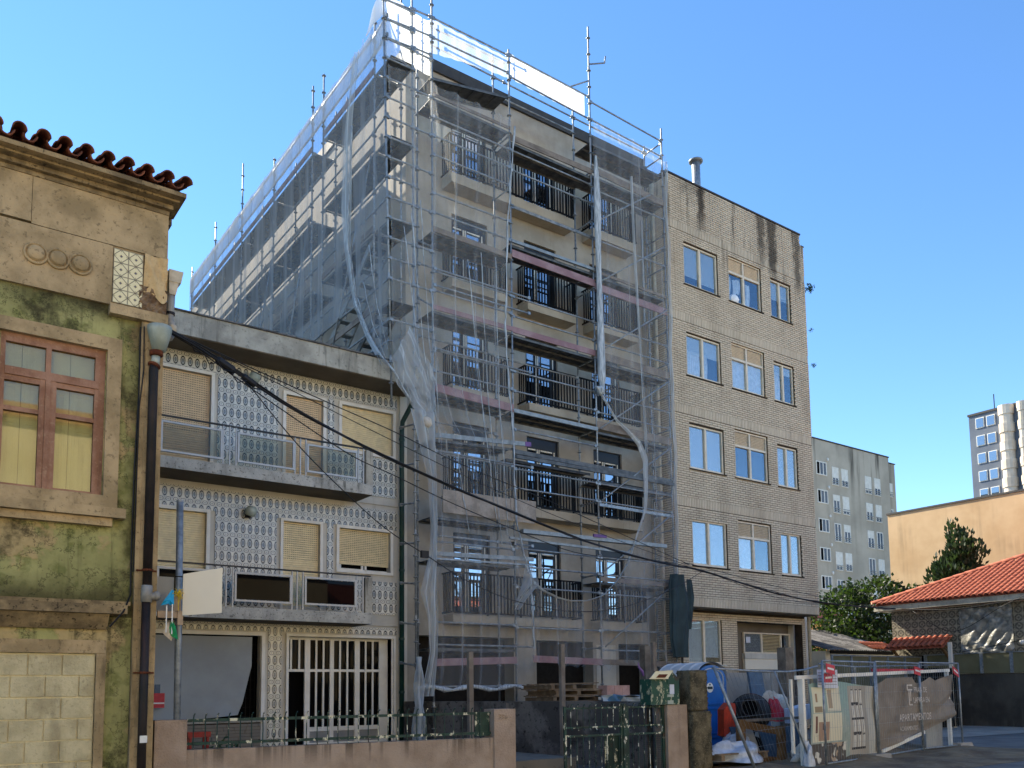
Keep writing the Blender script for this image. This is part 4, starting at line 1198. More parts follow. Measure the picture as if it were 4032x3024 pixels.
# recessed entrance
mb = MB(); mb.box(22.41, 25.97, 19.2, 19.4, .15, 4.0); part('porch_wall', mb, M['soffit'], BB)
part('porch_ceiling', box(22.4, 25.97, YB+.9, 19.19, 3.785, 3.8), M['soffit'], BB)
k = .958; yp = 19.15
def px(x): return x*k
def pz_(z): return 1.6+(z-1.6)*k
w = part('porch_window', ring(MB(), 23.45, 25.95, pz_(2.82), pz_(3.56), .045, yp-.04, yp+.03).box(px(25.43),px(25.5),yp-.035,yp+.03,pz_(2.87),pz_(3.51)).box(px(26.52),px(26.59),yp-.035,yp+.03,pz_(2.87),pz_(3.51)), M['cream_frame'], BB)
part('pane', box(23.49, px(25.43), yp, yp+.005, pz_(2.87), pz_(3.51)), M['pane_far'], w); part('pane', box(px(26.59), 25.91, yp, yp+.005, pz_(2.87), pz_(3.51)), M['pane_dark'], w)
z = pz_(2.89)
while z < pz_(3.5): part('louvre_slat', MB().obox((px(26.01), yp, z), (.48,0,0), (0,.012,-.008), (0,.003,.004)), M['shutter_low'], w); z += .05
part('porch_panel', box(23.44, 25.96, yp-.07, yp+.04, pz_(2.25), pz_(2.62)), M['board_cream'], BB); part('porch_ledge', box(23.42, 25.965, yp-.1, yp+.045, pz_(2.625), pz_(2.815)), M['white_wall'], BB)
part('notice', box(23.55, 23.77, yp-.05, yp-.043, 3.12, 3.32), M['paper'], BB)
part('name_plate', box(25.55, 25.9, 19.185, 19.199, 2.0, 2.18), M['fresh_wood'], BB)
mb = MB(); mb.tube([(26.2, YB+.5, .2), (26.2, YB+.5, 17.2)], .06, 10); part('drainpipe', mb, M['pvc_cream'], BB, smooth=True)
mb = MB(); mb.tube([(19.02, 18.45, .3), (19.02, 18.45, 17.5)], .055, 10); part('drainpipe', mb, M['pvc_cream'], BB, smooth=True)
mb = MB(); mb.sm = True; mb.tube([(21.74,19.0,17.6),(21.74,19.0,19.5)], .14, 14); mb.lathe((21.74,19.0,19.5),[(.14,-.02),(.24,0),(.24,.05),(.14,.08)],14)
part('flue', mb, M['galv'], BB)

part('added_shade_wing', box(26.2, 29.3, 20.62, 36, .15, 9.8), M['white_wall'], BB)  # hidden wing, added to shade the yard and the retaining wall
# weeds rooted in the joint of the right-hand corner
def weed(x, y, z, r, n, label, nm='wall_weed'):
    mb = MB(); rd = random.Random(int(x*97+z*31))
    for i in range(n):
        d = Vector((rd.gauss(.35,.6), rd.gauss(-.2,.6), rd.gauss(-.1,.6)));  d = d.normalized()*r*rd.uniform(.2,1)
        p = Vector((x,y,z))+d; s = r*.28
        a, b = Vector((rd.uniform(-1,1), rd.uniform(-1,1), rd.uniform(-1,1))).normalized()*s, Vector((rd.uniform(-1,1), rd.uniform(-1,1), rd.uniform(-1,1))).normalized()*s*.5
        mb.quad(p-a, p-b, p+a, p+b)
    return single(nm, mb, M['leaf_small'], label, 'weed', 'weeds on the brick corner')
weed(26.3, 17.95, 15.85, .20, 90, 'green weed growing from the brick corner, topmost and biggest of three')
weed(26.3, 17.95, 14.3, .10, 40, 'green weed growing from the brick corner, middle and smallest of three')
weed(26.34, 17.95, 13.0, .12, 50, 'green weed growing from the brick corner, lowest of three')

# ================================================================ old green house
GH = thing('old_green_house', 'weathered green house with sandstone cornice, brown window and bricked-up opening', 'house', (0, 12, .15))
YG = 12.0
gops = [(1.0, 2.19, 4.05, 6.12), (-1.6, -.4, 4.05, 6.12), (-.2, 2.19, .15, 2.13)]
mb = frame_wall(MB(), -4, 2.60, .15, 6.74, YG+.01, gops, .22)
part('wall', mb, M['green_wall'], GH)
part('house_body', box(-4, 2.86, YG+.3, 20, .15, 8.2), M['room'], GH)
part('flank_wall', box(2.6, 2.9, YG+.05, 20, .15, 8.15), M['stone_dark'], GH)
# stone frieze in cut blocks
for a in ((-4,-.9,7.56,8.16),(-.89,1.262,7.56,8.16),(1.268,2.915,7.535,8.16),(-4,.0,6.72,7.545),(.008,2.225,6.72,7.525)):
    part('frieze_stone', box(a[0], a[1], YG-.035, YG+.3, a[2], a[3]), M['stone_old'], GH)
for x, r in ((1.33,.115),(1.58,.11),(1.84,.115)):
    mb = MB(); mb.sm = True; mb.lathe((x, YG-.03, 7.15), [(.001,.075),(r*.72,.07),(r*.80,.06),(r*.84,.012),(r*.98,.012),(r*1.02,.04),(r*1.2,.036),(r*1.26,.0)], 28, (0,-1,0))
    part('carved_roundel', mb, M['stone_old'], GH)
# cornice: stepped mouldings with broken plaster, mitred round the corner
for a in ((8.16,8.22,.05),(8.22,8.28,.12),(8.28,8.31,.24),(8.31,8.37,.36)):
    x = -4
    while x < 2.9:
        x1 = min(x+1.62, 2.9+a[2]*.45)
        if x1 > 2.7: x1 = 2.9+a[2]*.45
        part('cornice_stone', box(x, x1-.004, YG-a[2], YG+.3, a[0]+.001, a[1]), M['stone_dark'], GH)
        x = x1
        if x1 > 2.85: break
part('cornice_return', box(2.905, 3.04, YG+.301, 20, 8.22, 8.36), M['stone_dark'], GH)
# clay roof tiles: rounded caps over channel tiles, sloping up from the eave
def barrel(r, L, upside=False, t=.016, n=9, taper=.86):
    mb = MB(); mb.sm = True
    def ringp(rad, y, k): a = pi*k/(n-1); return (cos(a)*rad, y, (sin(a)*rad if not upside else -sin(a)*rad))
    vs = [ringp(r, 0, k) for k in range(n)]+[ringp(r-t, 0, k) for k in range(n)]+[ringp(r*taper, L, k) for k in range(n)]+[ringp(r*taper-t, L, k) for k in range(n)]
    fs = [(k,k+1,2*n+k+1,2*n+k) for k in range(n-1)]+[(n+k+1,n+k,3*n+k,3*n+k+1) for k in range(n-1)]+[(k+1,k,n+k,n+k+1) for k in range(n-1)]
    fs += [(0,2*n,3*n,n),(n-1,2*n-1,4*n-1,3*n-1)]
    return mb.add(vs, fs)
cap_me = barrel(.085, .45).mesh('roof_tile', M['roof_tile']); chan_me = barrel(.085, .45, True).mesh('roof_tile', M['roof_tile'])
slope = radians(20)
i = 0; x = 3.04
while x > -.6:
    for j in range(4):
        d = .38*j
        o = shared('roof_tile', cap_me, GH, (x+RND.uniform(-.012,.012), YG-.46+d*cos(slope)+RND.uniform(-.012,.012), 8.475+d*sin(slope)), (slope, RND.uniform(-.04,.04), RND.uniform(-.03,.03)))
        o = shared('roof_tile', chan_me, GH, (x-.121+RND.uniform(-.008,.008), YG-.42+d*cos(slope), 8.47+d*sin(slope)), (slope, 0, RND.uniform(-.02,.02)))
    x -= .2475
part('roof_bed', MB().quad((-4,YG-.36,8.375),(2.98,YG-.36,8.375),(2.98,YG+4,8.375+4.36*math.tan(slope)),(-4,YG+4,8.375+4.36*math.tan(slope))).quad((-4,YG-.36,8.372),(2.98,YG-.36,8.372),(2.98,YG+.3,8.372),(-4,YG+.3,8.372)), M['roof_tile'], GH)
# panel of ochre tiles, plaster patch and broken corner stone
tm = MB(); h = .0915
tm.add([(-h,-.008,-h),(h,-.008,-h),(h,-.008,h),(-h,-.008,h),(-h-.001,.008,-h-.001),(h+.001,.008,-h-.001),(h+.001,.008,h+.001),(-h-.001,.008,h+.001)],
       [(0,1,2,3),(0,4,5,1),(1,5,6,2),(2,6,7,3),(3,7,4,0)])
tme = tm.mesh('tile', M['azulejo_yellow'])
part('tile_bed', box(2.23, 2.62, YG-.02, YG+.2, 6.72, 7.53), M['stone_dark'], GH)
for i in range(2):
    for j in range(4): shared('tile', tme, GH, (2.235+.185*(i+.5), YG-.027, 6.76+.185*(j+.5)))
def patchy(u, v): x = lerp(2.615, 2.915, u); z = lerp(6.98+.14*sin(u*5+1)*u, 7.525, v); return (x, YG-.055+.02*sin(u*6+v*5)+.015*sin(u*17)*sin(v*13), z)
mb = MB(); mb.grid(patchy, 20, 24); mb.quad((2.917,YG-.05,6.98),(2.917,YG+.3,6.98),(2.917,YG+.3,7.525),(2.917,YG-.05,7.525)); part('plaster_patch', mb, M['plaster_patch'], GH, smooth=True)
mb = MB(); mb.grid(lambda u, v: (lerp(2.56,2.915,u), YG-.02-.03*abs(sin(u*11+v*7))-.02*sin(u*23)*sin(v*19), lerp(6.70, 7.08, v)), 16, 14); mb.box(2.6, 2.914, YG+.04, YG+.3, 6.7, 7.5); part('rubble_core', mb, M['rubble'], GH)
part('stone_ledge', MB().box(2.2, 2.925, YG-.11, YG+.2, 6.58, 6.715), M['stone_old'], GH)
# corner pilaster
mb = MB(); mb.box(2.605, 2.885, YG-.06, YG+.3, .15, 6.575); mb.box(2.66, 2.83, YG-.075, YG-.061, .15, 6.3); part('pilaster', mb, M['stone_old'], GH)
# first floor window
part('window_surround', ring(MB(), .80, 2.37, 3.99, 6.26, .17, YG-.06, YG+.06), M['stone_old'], GH)
def mould(nm, x1, y, z0, z1, mat='stone_old'): part(nm, box(-4, x1, YG-y, YG+.1, z0, z1), M[mat], GH)
mould('sill_stone', 2.455, .17, 3.865, 3.99); mould('sill_stone', 2.31, .10, 3.76, 3.86)
mould('string_course', 2.56, .09, 2.75, 2.80, 'stone_dark'); mould('string_course', 2.50, .22, 2.63, 2.745, 'stone_dark')
part('string_course', MB().prism([(-4,YG-.18,2.625),(-4,YG+.1,2.625),(-4,YG+.1,2.44),(-4,YG-.04,2.44)], (6.3,0,0)).prism([(2.3,YG-.18,2.625),(2.3,YG+.1,2.625),(2.5,YG+.1,2.625),(2.44,YG-.18,2.625)], (0,0,-.001)), M['stone_dark'], GH)
w = part('window', ring(MB(), .98, 2.19, 4.07, 6.11, .075, YG+.02, YG+.10), M['old_wood'], GH)
mb = MB()
mb.box(1.055, 2.115, YG+.0, YG+.09, 5.56, 5.66); mb.box(1.5, 1.56, YG+.015, YG+.09, 5.66, 6.035); mb.box(1.055, 2.115, YG+.018, YG+.09, 5.98, 6.035)
mb.box(2.07, 2.115, YG+.02, YG+.09, 5.66, 5.98)
mb.box(1.505, 1.56, YG-.005, YG+.09, 4.145, 5.56); mb.box(1.44, 1.503, YG+.01, YG+.09, 4.145, 5.56); mb.box(1.562, 1.63, YG+.01, YG+.09, 4.145, 5.56)
for (a, b) in ((1.055,1.44),(1.63,2.07)):
    mb.box(a, b, YG+.02, YG+.09, 5.49, 5.558); mb.box(a, b, YG+.02, YG+.09, 5.11, 5.165); mb.box(a, b, YG+.022, YG+.09, 4.146, 4.20)
mb.box(2.0705, 2.114, YG+.012, YG+.09, 4.146, 5.558)
part('sash', mb, M['old_wood'], w)
for (a, b, c, d) in ((1.02,1.5,5.66,5.98),(1.56,2.07,5.66,5.98),(1.02,1.44,5.165,5.49),(1.63,2.07,5.165,5.49),(1.02,1.44,4.2,5.11),(1.63,2.07,4.2,5.11)):
    part('pane', box(a, b, YG+.06, YG+.064, c, d), M['pane_old'], w)
for (a, b) in ((.99,1.245),(1.25,1.53),(1.56,1.79),(1.795,2.11)):
    mb = MB(); mb.box(a, b, YG+.10, YG+.12, 4.08, 6.05)
    for (c, d) in ((4.2,5.0),(5.1,5.45)): ring(mb, a+.04, b-.04, c, d, .025, YG+.093, YG+.101)
    part('inner_shutter', mb, M['inner_shutter'], w)
# bricked-up ground floor opening
part('opening_surround', MB().box(2.19, 2.30, YG-.03, YG+.2, .15, 2.13).box(-.2, 2.30, YG-.032, YG+.2, 2.135, 2.30), M['stone_old'], GH)
part('opening_fill', box(-.3, 2.2, YG+.03, YG+.2, .15, 2.14), M['block_joint'], GH)
z = 2.13; r = 0
for zt in (2.115, 1.85, 1.583, 1.32, 1.058, .795, .53, .265):
    x = 2.185 - (.0 if r % 2 == 0 else .18)
    edges = [2.185]
    while x > -.2:
        if x < 2.18: edges.append(x)
        x -= .375
    for p, q in zip(edges, edges[1:]):
        part('concrete_block', box(q+.008, p-.008, YG+.005+RND.uniform(-.006,.008), YG+.15, zt-.252, zt-.006), M['block'], GH)
    r += 1
# drain: zinc hopper head, rusty sleeve, black pipe, grey branch
mb = MB(); mb.sm = True; mb.lathe((2.805, YG-.17, 0), [(.085,6.17),(.155,6.44),(.158,6.50),(.13,6.5)], 16); dp = part('rain_hopper', mb, M['zinc'], GH)
part('pipe_collar', MB().lathe((2.775,YG-.15,0),[(.07,6.10),(.088,6.11),(.088,6.165),(.07,6.17)],14), M['rust'], dp, smooth=True)
mb = MB(); mb.tube([(2.775,YG-.14,6.1),(2.765,YG-.14,5.98)], .055, 12); part('pipe_sleeve', mb, M['zinc'], dp, smooth=True)
mb = MB(); mb.tube([(2.755,YG-.14,5.99),(2.75,YG-.14,5.9),(2.745,YG-.14,3.0)], .058, 14); mb.tube([(2.74,YG-.14,2.84),(2.735,YG-.14,.15)], .054, 14); dr = part('drainpipe', mb, M['rust_pipe'], GH, smooth=True)
part('pipe_collar', MB().lathe((2.755,YG-.14,5.97),[(.06,-.02),(.082,-.012),(.082,.012),(.06,.03)],12,(.35,0,1)), M['rust'], dr)
for z in (3.22, 1.89): part('pipe_clip', MB().lathe((2.745,YG-.14,z),[(.06,-.014),(.075,-.012),(.075,.012),(.06,.014)],12).box(2.62,2.87,YG-.09,YG-.07,z-.01,z+.01), M['rust'], dr)
mb = MB(); mb.sm = True; mb.tube([(2.745,YG-.14,3.02),(2.74,YG-.14,2.8)], .068, 14); mb.tube([(2.74,YG-.14,2.87),(2.84,YG-.14,2.885),(2.90,YG-.14,2.90)], [.05,.052,.05], 12); mb.lathe((2.87,YG-.14,2.89),[(.058,-.03),(.062,0),(.058,.03)],12,(1,0,.1))
part('pipe_branch', mb, M['pvc_grey'], dr)
part('pipe_label', MB().box(2.695, 2.785, YG-.203, YG-.198, 1.0, 1.09), M['white_paint'], dr)
# gutter head and pipe on the flank
mb = MB(); mb.prism([(2.955,YG+.02,7.44),(3.145,YG+.02,7.44),(3.115,YG+.02,7.27),(2.955,YG+.02,7.27)], (0,.16,0)); mb.prism([(2.96,YG+.03,7.27),(3.09,YG+.03,7.27),(3.05,YG+.03,7.09),(2.965,YG+.03,7.09)], (0,.13,0))
gg = part('gutter_head', mb, M['pvc_cream'], GH)
mb = MB(); mb.tube([(3.005,YG+.09,7.12),(3.0,YG+.09,6.85),(2.99,YG+.09,6.77),(3.01,YG+.07,6.66),(3.02,YG+.05,6.55),(2.97,YG-.02,6.45),(2.9,YG-.1,6.4)], [.052]*7, 14); part('overflow_pipe', mb, M['pvc_grey'], gg, smooth=True)
part('pipe_clip', MB().lathe((3.0,YG+.09,6.83),[(.05,-.02),(.062,-.018),(.062,.018),(.05,.02)],12), M['rust_pipe'], gg)
part('pipe_coupling', MB().lathe((3.02,YG+.05,6.60),[(.05,-.05),(.064,-.045),(.064,.045),(.05,.05)],14), M['pvc_cream'], gg, smooth=True)
# cable clipped down the wall corner
mb = MB(); mb.tube([(2.595,YG-.03,6.5),(2.60,YG-.03,5.6),(2.572,YG-.03,4.6),(2.565,YG-.03,3.5),(2.57,YG-.03,2.9),(2.45,YG-.24,2.66),(2.3,YG-.2,2.46)], .012, 6); mb.tube([(2.63,YG-.08,6.5),(2.64,YG-.08,5.9),(2.60,YG-.07,5.4),(2.588,YG-.05,3.2)], .008, 6)
part('wall_cable', mb, M['cable'], GH)

# ================================================================ street-side wall, fence, gate
FD = Vector((1, -.13, 0)).normalized(); FN = Vector((.13, 1, 0)).normalized()
def FP(x, z, d=0.0):
    """point on the property line at easting x, height z, d metres behind it"""
    return Vector((x, 12-.13*(x-3.3), z)) + FN*d
def fbox(mb, xa, xb, z0, z1, d0, d1):
    a, b = FP(xa, 0, (d0+d1)/2), FP(xb, 0, (d0+d1)/2)
    c = (a+b)/2; c.z = (z0+z1)/2
    return mb.obox(c, (b-a)/2, FN*(d1-d0)/2, Vector((0,0,(z1-z0)/2)))
def text(name, body, parent, loc, size, rot, mat, ext=.004, align='LEFT', bold=0.0):
    cu = bpy.data.curves.new(name, 'FONT'); cu.body = body; cu.size = size; cu.extrude = ext; cu.align_x = align; cu.offset = bold
    cu.materials.append(mat); cu.resolution_u = 3
    t = bpy.data.objects.new('glyphs', cu); COL.objects.link(t)
    me = bpy.data.meshes.new_from_object(t, depsgraph=bpy.context.evaluated_depsgraph_get())
    bpy.data.objects.remove(t); me.materials.clear(); me.materials.append(mat)
    o = bpy.data.objects.new(name, me); place(o, parent, loc); o.rotation_euler = rot
    return o
GW = thing('garden_wall', 'rough pink rendered garden wall with two pillars, the right one numbered', 'wall', FP(5.5, .15))
mb = MB(); fbox(mb, 3.33, 7.87, .15, .87, 0, .2); part('wall_body', mb, M['pink_wall'], GW)
mb = MB(); fbox(mb, 2.93, 3.33, .15, 1.27, -.02, .3); part('pillar', mb, M['pillar_pink'], GW)
mb = MB(); fbox(mb, 7.87, 8.25, .15, 1.315, -.03, .32); pl = part('pillar', mb, M['pillar_pink'], GW)
text('house_number', '336', pl, FP(7.945, 1.155, -.035), .115, (pi/2, 0, math.atan2(-.13, 1)), M['pillar_pink'], .012)
IF = thing('iron_fence', 'peeling dark green iron fence with curled bar tips on the pink wall', 'fence', FP(5.6, .87))
mb = MB(); fbox(mb, 3.33, 7.87, 1.235, 1.275, .085, .10); part('top_rail', mb, M['green_iron'], IF)
mb = MB(); fbox(mb, 3.33, 7.87, .925, .965, .085, .10); part('bottom_rail', mb, M['green_iron'], IF)
def bar(mb, x, z0, z1, d=.075, s=.008, curl=True):
    P = [FP(x, z0+.03, d-.05 if curl else d), FP(x, z0+.07, d-.005), FP(x, z0+.12, d), FP(x, z1-.06, d), FP(x+.004, z1-.02, d-.012), FP(x+.012, z1, d-.04)]
    mb.tube(P, [s*1.25, s, s, s, s, s*1.3], 5)
    return mb
x = 3.42; i = 0
while x < 7.8:
    part('bar', bar(MB(), x, .82, 1.345), M['green_iron'], IF); x += .152
mb = MB(); fbox(mb, 7.60, 7.85, .96, 1.25, .10, .115); fbox(mb, 7.6, 7.85, .9, .96, .08, .13); part('end_plate', mb, M['green_iron'], IF)
GT = thing('iron_gate', 'rusting two-leaf dark green iron gate with flaking cream paint', 'gate', FP(10.2, .15))
for (xa, xb) in ((9.20, 10.375), (10.455, 11.27)):
    mb = MB()
    for z, t in ((1.295,.03),(.975,.028),(.835,.035),(.17,.04)): fbox(mb, xa, xb, z-t/2, z+t/2, .05, .075)
    for xx in (xa, xb-.045): fbox(mb, xx, xx+.045, .16, 1.33, .045, .08)
    lf = part('gate_leaf', mb, M['green_gate'], GT)
    x = xa+.13
    while x < xb-.06:
        part('bar', bar(MB(), x, .90, 1.365, .045), M['green_gate'], lf)
        part('bar', MB().tube([FP(x,.17,.062),FP(x,.84,.062)], .0075, 5), M['green_gate'], lf); x += .122
    mb = MB()
    x = xa+.05
    while x < xb-.05: mb.tube([FP(x,.17,.085),FP(x,.83,.085)], .0018, 3, cap=False); x += .032
    z = .19
    while z < .82: mb.tube([FP(xa+.045,z,.085),FP(xb-.045,z,.085)], .0018, 3, cap=False); z += .032
    part('wire_mesh', mb, M['black_metal'], lf, kind='stuff')
    if xa < 10:
        mb = MB(); fbox(mb, 10.02, 10.33, .17, .815, .09, .10); part('lock_plate', mb, M['green_iron'], lf)
mb = MB(); fbox(mb, 10.38, 10.45, .15, 1.36, .03, .10); part('gate_post', mb, M['green_gate'], GT)
mb = MB(); fbox(mb, 11.285, 11.73, .15, 1.32, -.02, .35)
single('gate_pillar', mb, M['pillar_pink'], 'pink-grey rendered gate pillar under the green mailbox', 'pillar')
mb = MB(); fbox(mb, 11.5, 11.74, .15, 1.93, .42, .62); single('concrete_post', mb, M['post_concrete'], 'grey concrete post standing right behind the mailbox', 'post')
# mailbox with gabled lid
BX = thing('mailbox', 'peeling green metal mailbox with rusty gabled cream lid on the gate pillar', 'mailbox', FP(11.23, 1.325))
mb = MB(); fbox(mb, 10.93, 11.55, 1.325, 1.775, -.04, .28)
part('box_body', mb, M['green_box'], BX)
mb = MB()
A, B, C = FP(11.26, 1.775, -.043), FP(11.55, 1.775, -.043), FP(11.405, 1.905, -.043)
mb.prism([A, B, C], FN*.32); part('gable', mb, M['green_box'], BX)
# the ridge runs across; lid sheets on both slopes
mb = MB()
a0, a1, r0_, r1_ = FP(10.87,1.785,-.10), FP(10.87,1.785,.32), FP(11.405,1.915,.32), FP(11.405,1.915,-.10)
mb.prism([FP(10.87,1.775,-.09), FP(11.26,1.775,-.09), FP(11.40,1.912,-.06), FP(11.02,1.90,-.06)], FN*.02+Vector((0,0,.0)))
mb.prism([FP(10.86,1.778,-.10), FP(11.27,1.778,-.10), FP(11.27,1.778,-.085), FP(10.86,1.778,-.085)], Vector((0,0,.012)))
mb.prism([FP(11.02,1.90,-.06), FP(11.41,1.915,-.06), FP(11.57,1.785,.31), FP(11.40,1.785,.31)], Vector((0,0,.014)))
part('lid', mb, M['cream_roof'], BX)
mb = MB(); mb.prism([FP(11.0,1.80,-.098), FP(11.2,1.80,-.098), FP(11.27,1.86,-.085), FP(11.08,1.86,-.085)], FN*-.003); part('rust_patch', mb, M['rust'], BX)
mb = MB(); fbox(mb, 11.29, 11.49, 1.69, 1.79, -.05, -.041); part('letter_flap', mb, M['green_box'], BX)
mb = MB(); fbox(mb, 11.335, 11.43, 1.51, 1.68, -.05, -.041); part('paper_note', mb, M['paper'], BX)
for z0, z1, xa, xb in ((1.46,1.505,11.28,11.42),(1.335,1.40,11.28,11.41)):
    mb = MB(); fbox(mb, xa, xb, z0, z1, -.046, -.0405); part('name_plate', mb, M['zinc'], BX)
# rag and ribbon behind the mailbox
mb = MB(); P = FP(11.1, 1.92, .45)
mb.tube([P+Vector((-.08,0,.16)), P+Vector((-.05,.01,.08)), P+Vector((.02,0,-.0)), P+Vector((.05,0,-.08))], [.006,.018,.03,.02], 6)
single('purple_rag', mb, M['purple'], 'twisted purple rag sticking up behind the mailbox lid', 'rag', smooth=True)
# lichened granite gatepost of two stacked blocks
SPo = thing('stone_gatepost', 'tall lichen-covered granite gatepost of two stacked blocks', 'gatepost', FP(11.95, .15))
def rough_block(x0, x1, z0, z1, d0, d1, nm):
    bm = bmesh.new(); bmesh.ops.create_cube(bm, size=1.0)
    bmesh.ops.subdivide_edges(bm, edges=bm.edges[:], cuts=7, use_grid_fill=True)
    bmesh.ops.bevel(bm, geom=[e for e in bm.edges if e.calc_face_angle(0) > 1], offset=.05, segments=2)
    c = (FP(x0,(z0+z1)/2,(d0+d1)/2)+FP(x1,(z0+z1)/2,(d0+d1)/2))/2
    rd = random.Random(int(z0*100)+3)
    mb = MB(); bm.verts.index_update()
    for v in bm.verts:
        p = c + FD*(v.co.x*(x1-x0)) + FN*(v.co.y*(d1-d0)) + Vector((0,0,v.co.z*(z1-z0)))
        j = .012
        mb.v.append(tuple(p+Vector((rd.uniform(-j,j),rd.uniform(-j,j),rd.uniform(-j,j)*.5))))
    for f in bm.faces: mb.f.append([v.index for v in f.verts]); mb.m.append(0); mb.s.append(True)
    bm.free()
    return part(nm, mb, M['granite'], SPo)
rough_block(11.76, 12.15, 1.205, 1.93, -.10, .30, 'stone_block'); rough_block(11.78, 12.20, .15, 1.195, -.12, .30, 'stone_block')
# boundary wall between the yards
mb = MB(); a, b = Vector((10.36, 18.7, 0)), Vector((11.45, 11.55, 0)); d = (b-a); n = Vector((d.y,-d.x,0)).normalized()*.09
mb.obox((a+b)/2+Vector((0,0,.765)), d/2, n, (0,0,.615)); single('boundary_wall', mb, M['side_wall'], 'black-stained concrete boundary wall seen through the green gate', 'wall')
# yard things behind the fence
ST = thing('red_stool', 'red plastic stool in the yard behind the left end of the green fence', 'stool', (4.9, 17.0, .39))
part('seat', box(4.7, 5.12, 16.85, 17.15, .80, .90), M['red_plastic'], ST)
for sx in (4.73, 5.05):
    for sy in (16.87, 17.09): part('leg', box(sx, sx+.045, sy, sy+.045, .39, .80), M['red_plastic'], ST)
weed(5.3, 16.6, .5, .3, 80, 'leafy green plant beside the red stool', 'potted_plant')
SG = thing('red_sign', 'pink-red panel sign leaning at the left edge of the canvas shop blind', 'sign', (4.66, 18.85, 1.34))
part('sign_plate', box(4.5, 4.77, 18.86, 18.88, 1.34, 1.64), M['red_sign'], SG); part('stripe', box(4.5, 4.765, 18.852, 18.859, 1.42, 1.45), M['white_paint'], SG)
part('bracket', box(4.58, 4.68, 18.87, 18.9, 1.64, 1.82), M['blue_grey'], SG)
# ================================================================ sign post, board and pennants by the green house
PO = thing('sign_post', 'grey galvanised post carrying a blank cream board in front of the tiled house', 'sign', (3.2, 12.1, .15))
mb = MB(); mb.tube([(3.235,12.1,.15),(3.215,12.1,2.6),(3.195,12.1,4.24)], .045, 14); part('post', mb, M['galv'], PO, smooth=True)
part('post_cap', MB().lathe((3.195,12.1,4.24),[(.046,-.02),(.048,0),(.02,.012)],14), M['galv'], PO)
part('sign_board', MB().add([(3.225,11.96,2.655),(3.665,11.70,2.69),(3.665,11.70,3.30),(3.225,11.96,3.215)],[(0,1,2,3)]).add([(3.225,11.98,2.655),(3.665,11.72,2.69),(3.665,11.72,3.30),(3.225,11.98,3.215)],[(3,2,1,0)]).add([(3.225,11.96,2.655),(3.225,11.98,2.655),(3.225,11.98,3.215),(3.225,11.96,3.215),(3.665,11.70,2.69),(3.665,11.72,2.69),(3.665,11.72,3.30),(3.665,11.70,3.30)],[(0,1,2,3),(7,6,5,4),(3,2,6,7),(1,0,4,5)]), M['board_cream'], PO)
part('rear_board', box(2.95, 3.18, 12.25, 12.27, 2.72, 3.2), M['grey_panel'], PO)
part('cross_timber', MB().box(2.92, 3.24, 12.0, 12.04, 2.62, 2.71).box(3.17, 3.24, 11.98, 12.02, 2.53, 2.72).box(3.13, 3.22, 12.02, 12.06, 2.72, 2.95), M['crossbar_wood'], PO)
part('strap', MB().lathe((3.21,12.1,3.19),[(.046,-.008),(.049,-.006),(.049,.006),(.046,.008)],14), M['black_metal'], PO)
def pennant(nm, pts, mat, label, y=11.93, group=None):
    mb = MB(); n = len(pts)
    c = Vector((sum(p[0] for p in pts)/n, y-.03, sum(p[1] for p in pts)/n))
    vs = [Vector((p[0], y+.02*((i%2)*2-1), p[1])) for i, p in enumerate(pts)]+[c]
    mb.add(vs, [(i, (i+1)%n, n) for i in range(n)]); mb.add([v+Vector((0,.004,0)) for v in vs], [((i+1)%n, i, n) for i in range(n)])
    return single(nm, mb, mat, label, 'pennant', group)
GP = 'festival pennants tied to the sign post'
pennant('pennant', [(3.07,2.99),(3.105,2.985),(3.10,2.79),(3.06,2.785),(3.03,2.80),(2.94,2.775),(2.965,2.83)], M['flag_blue'], 'crumpled bright blue cloth pennant hanging from the sign post', group=GP)
pennant('pennant', [(3.07,2.57),(3.105,2.57),(3.13,2.50),(3.175,2.33),(3.135,2.34),(3.04,2.41)], M['flag_green'], 'emerald green cloth pennant hanging below the timber crossbar', group=GP)
pennant('pennant', [(3.035,2.55),(3.075,2.56),(3.055,2.45),(3.035,2.41),(3.095,2.35),(3.095,2.31),(3.05,2.34),(2.98,2.415)], M['flag_white'], 'cream cloth pennant hanging left of the green one', y=11.95, group=GP)
mb = MB(); rd = random.Random(3)
for i in range(26):
    a = Vector((3.165+rd.uniform(-.02,.03), 11.97, 2.93+rd.uniform(-.02,.03))); b = a+Vector((rd.uniform(-.10,.07), rd.uniform(-.05,.02), rd.uniform(-.09,.08)))
    mb.tube([a, (a+b)/2+Vector((0,-.02,.02)), b], .005, 4)
mb.tube([(3.09,11.95,2.97),(3.09,11.94,2.7),(3.085,11.94,2.45)], .006, 4); mb.tube([(3.165,11.97,2.93),(3.17,11.95,2.72)], .006, 4)
single('yellow_ribbon', mb, M['ribbon_yellow'], 'yellow ribbon bow tied round the sign post above the pennants', 'ribbon', GP)
mb = MB(); mb.box(3.005,3.02,11.925,11.93,2.42,2.78); mb.box(3.075,3.09,11.915,11.92,2.40,2.8); single('pennant_string', mb, M['white_paint'], 'white tape strings joining the pennants', 'string', GP)

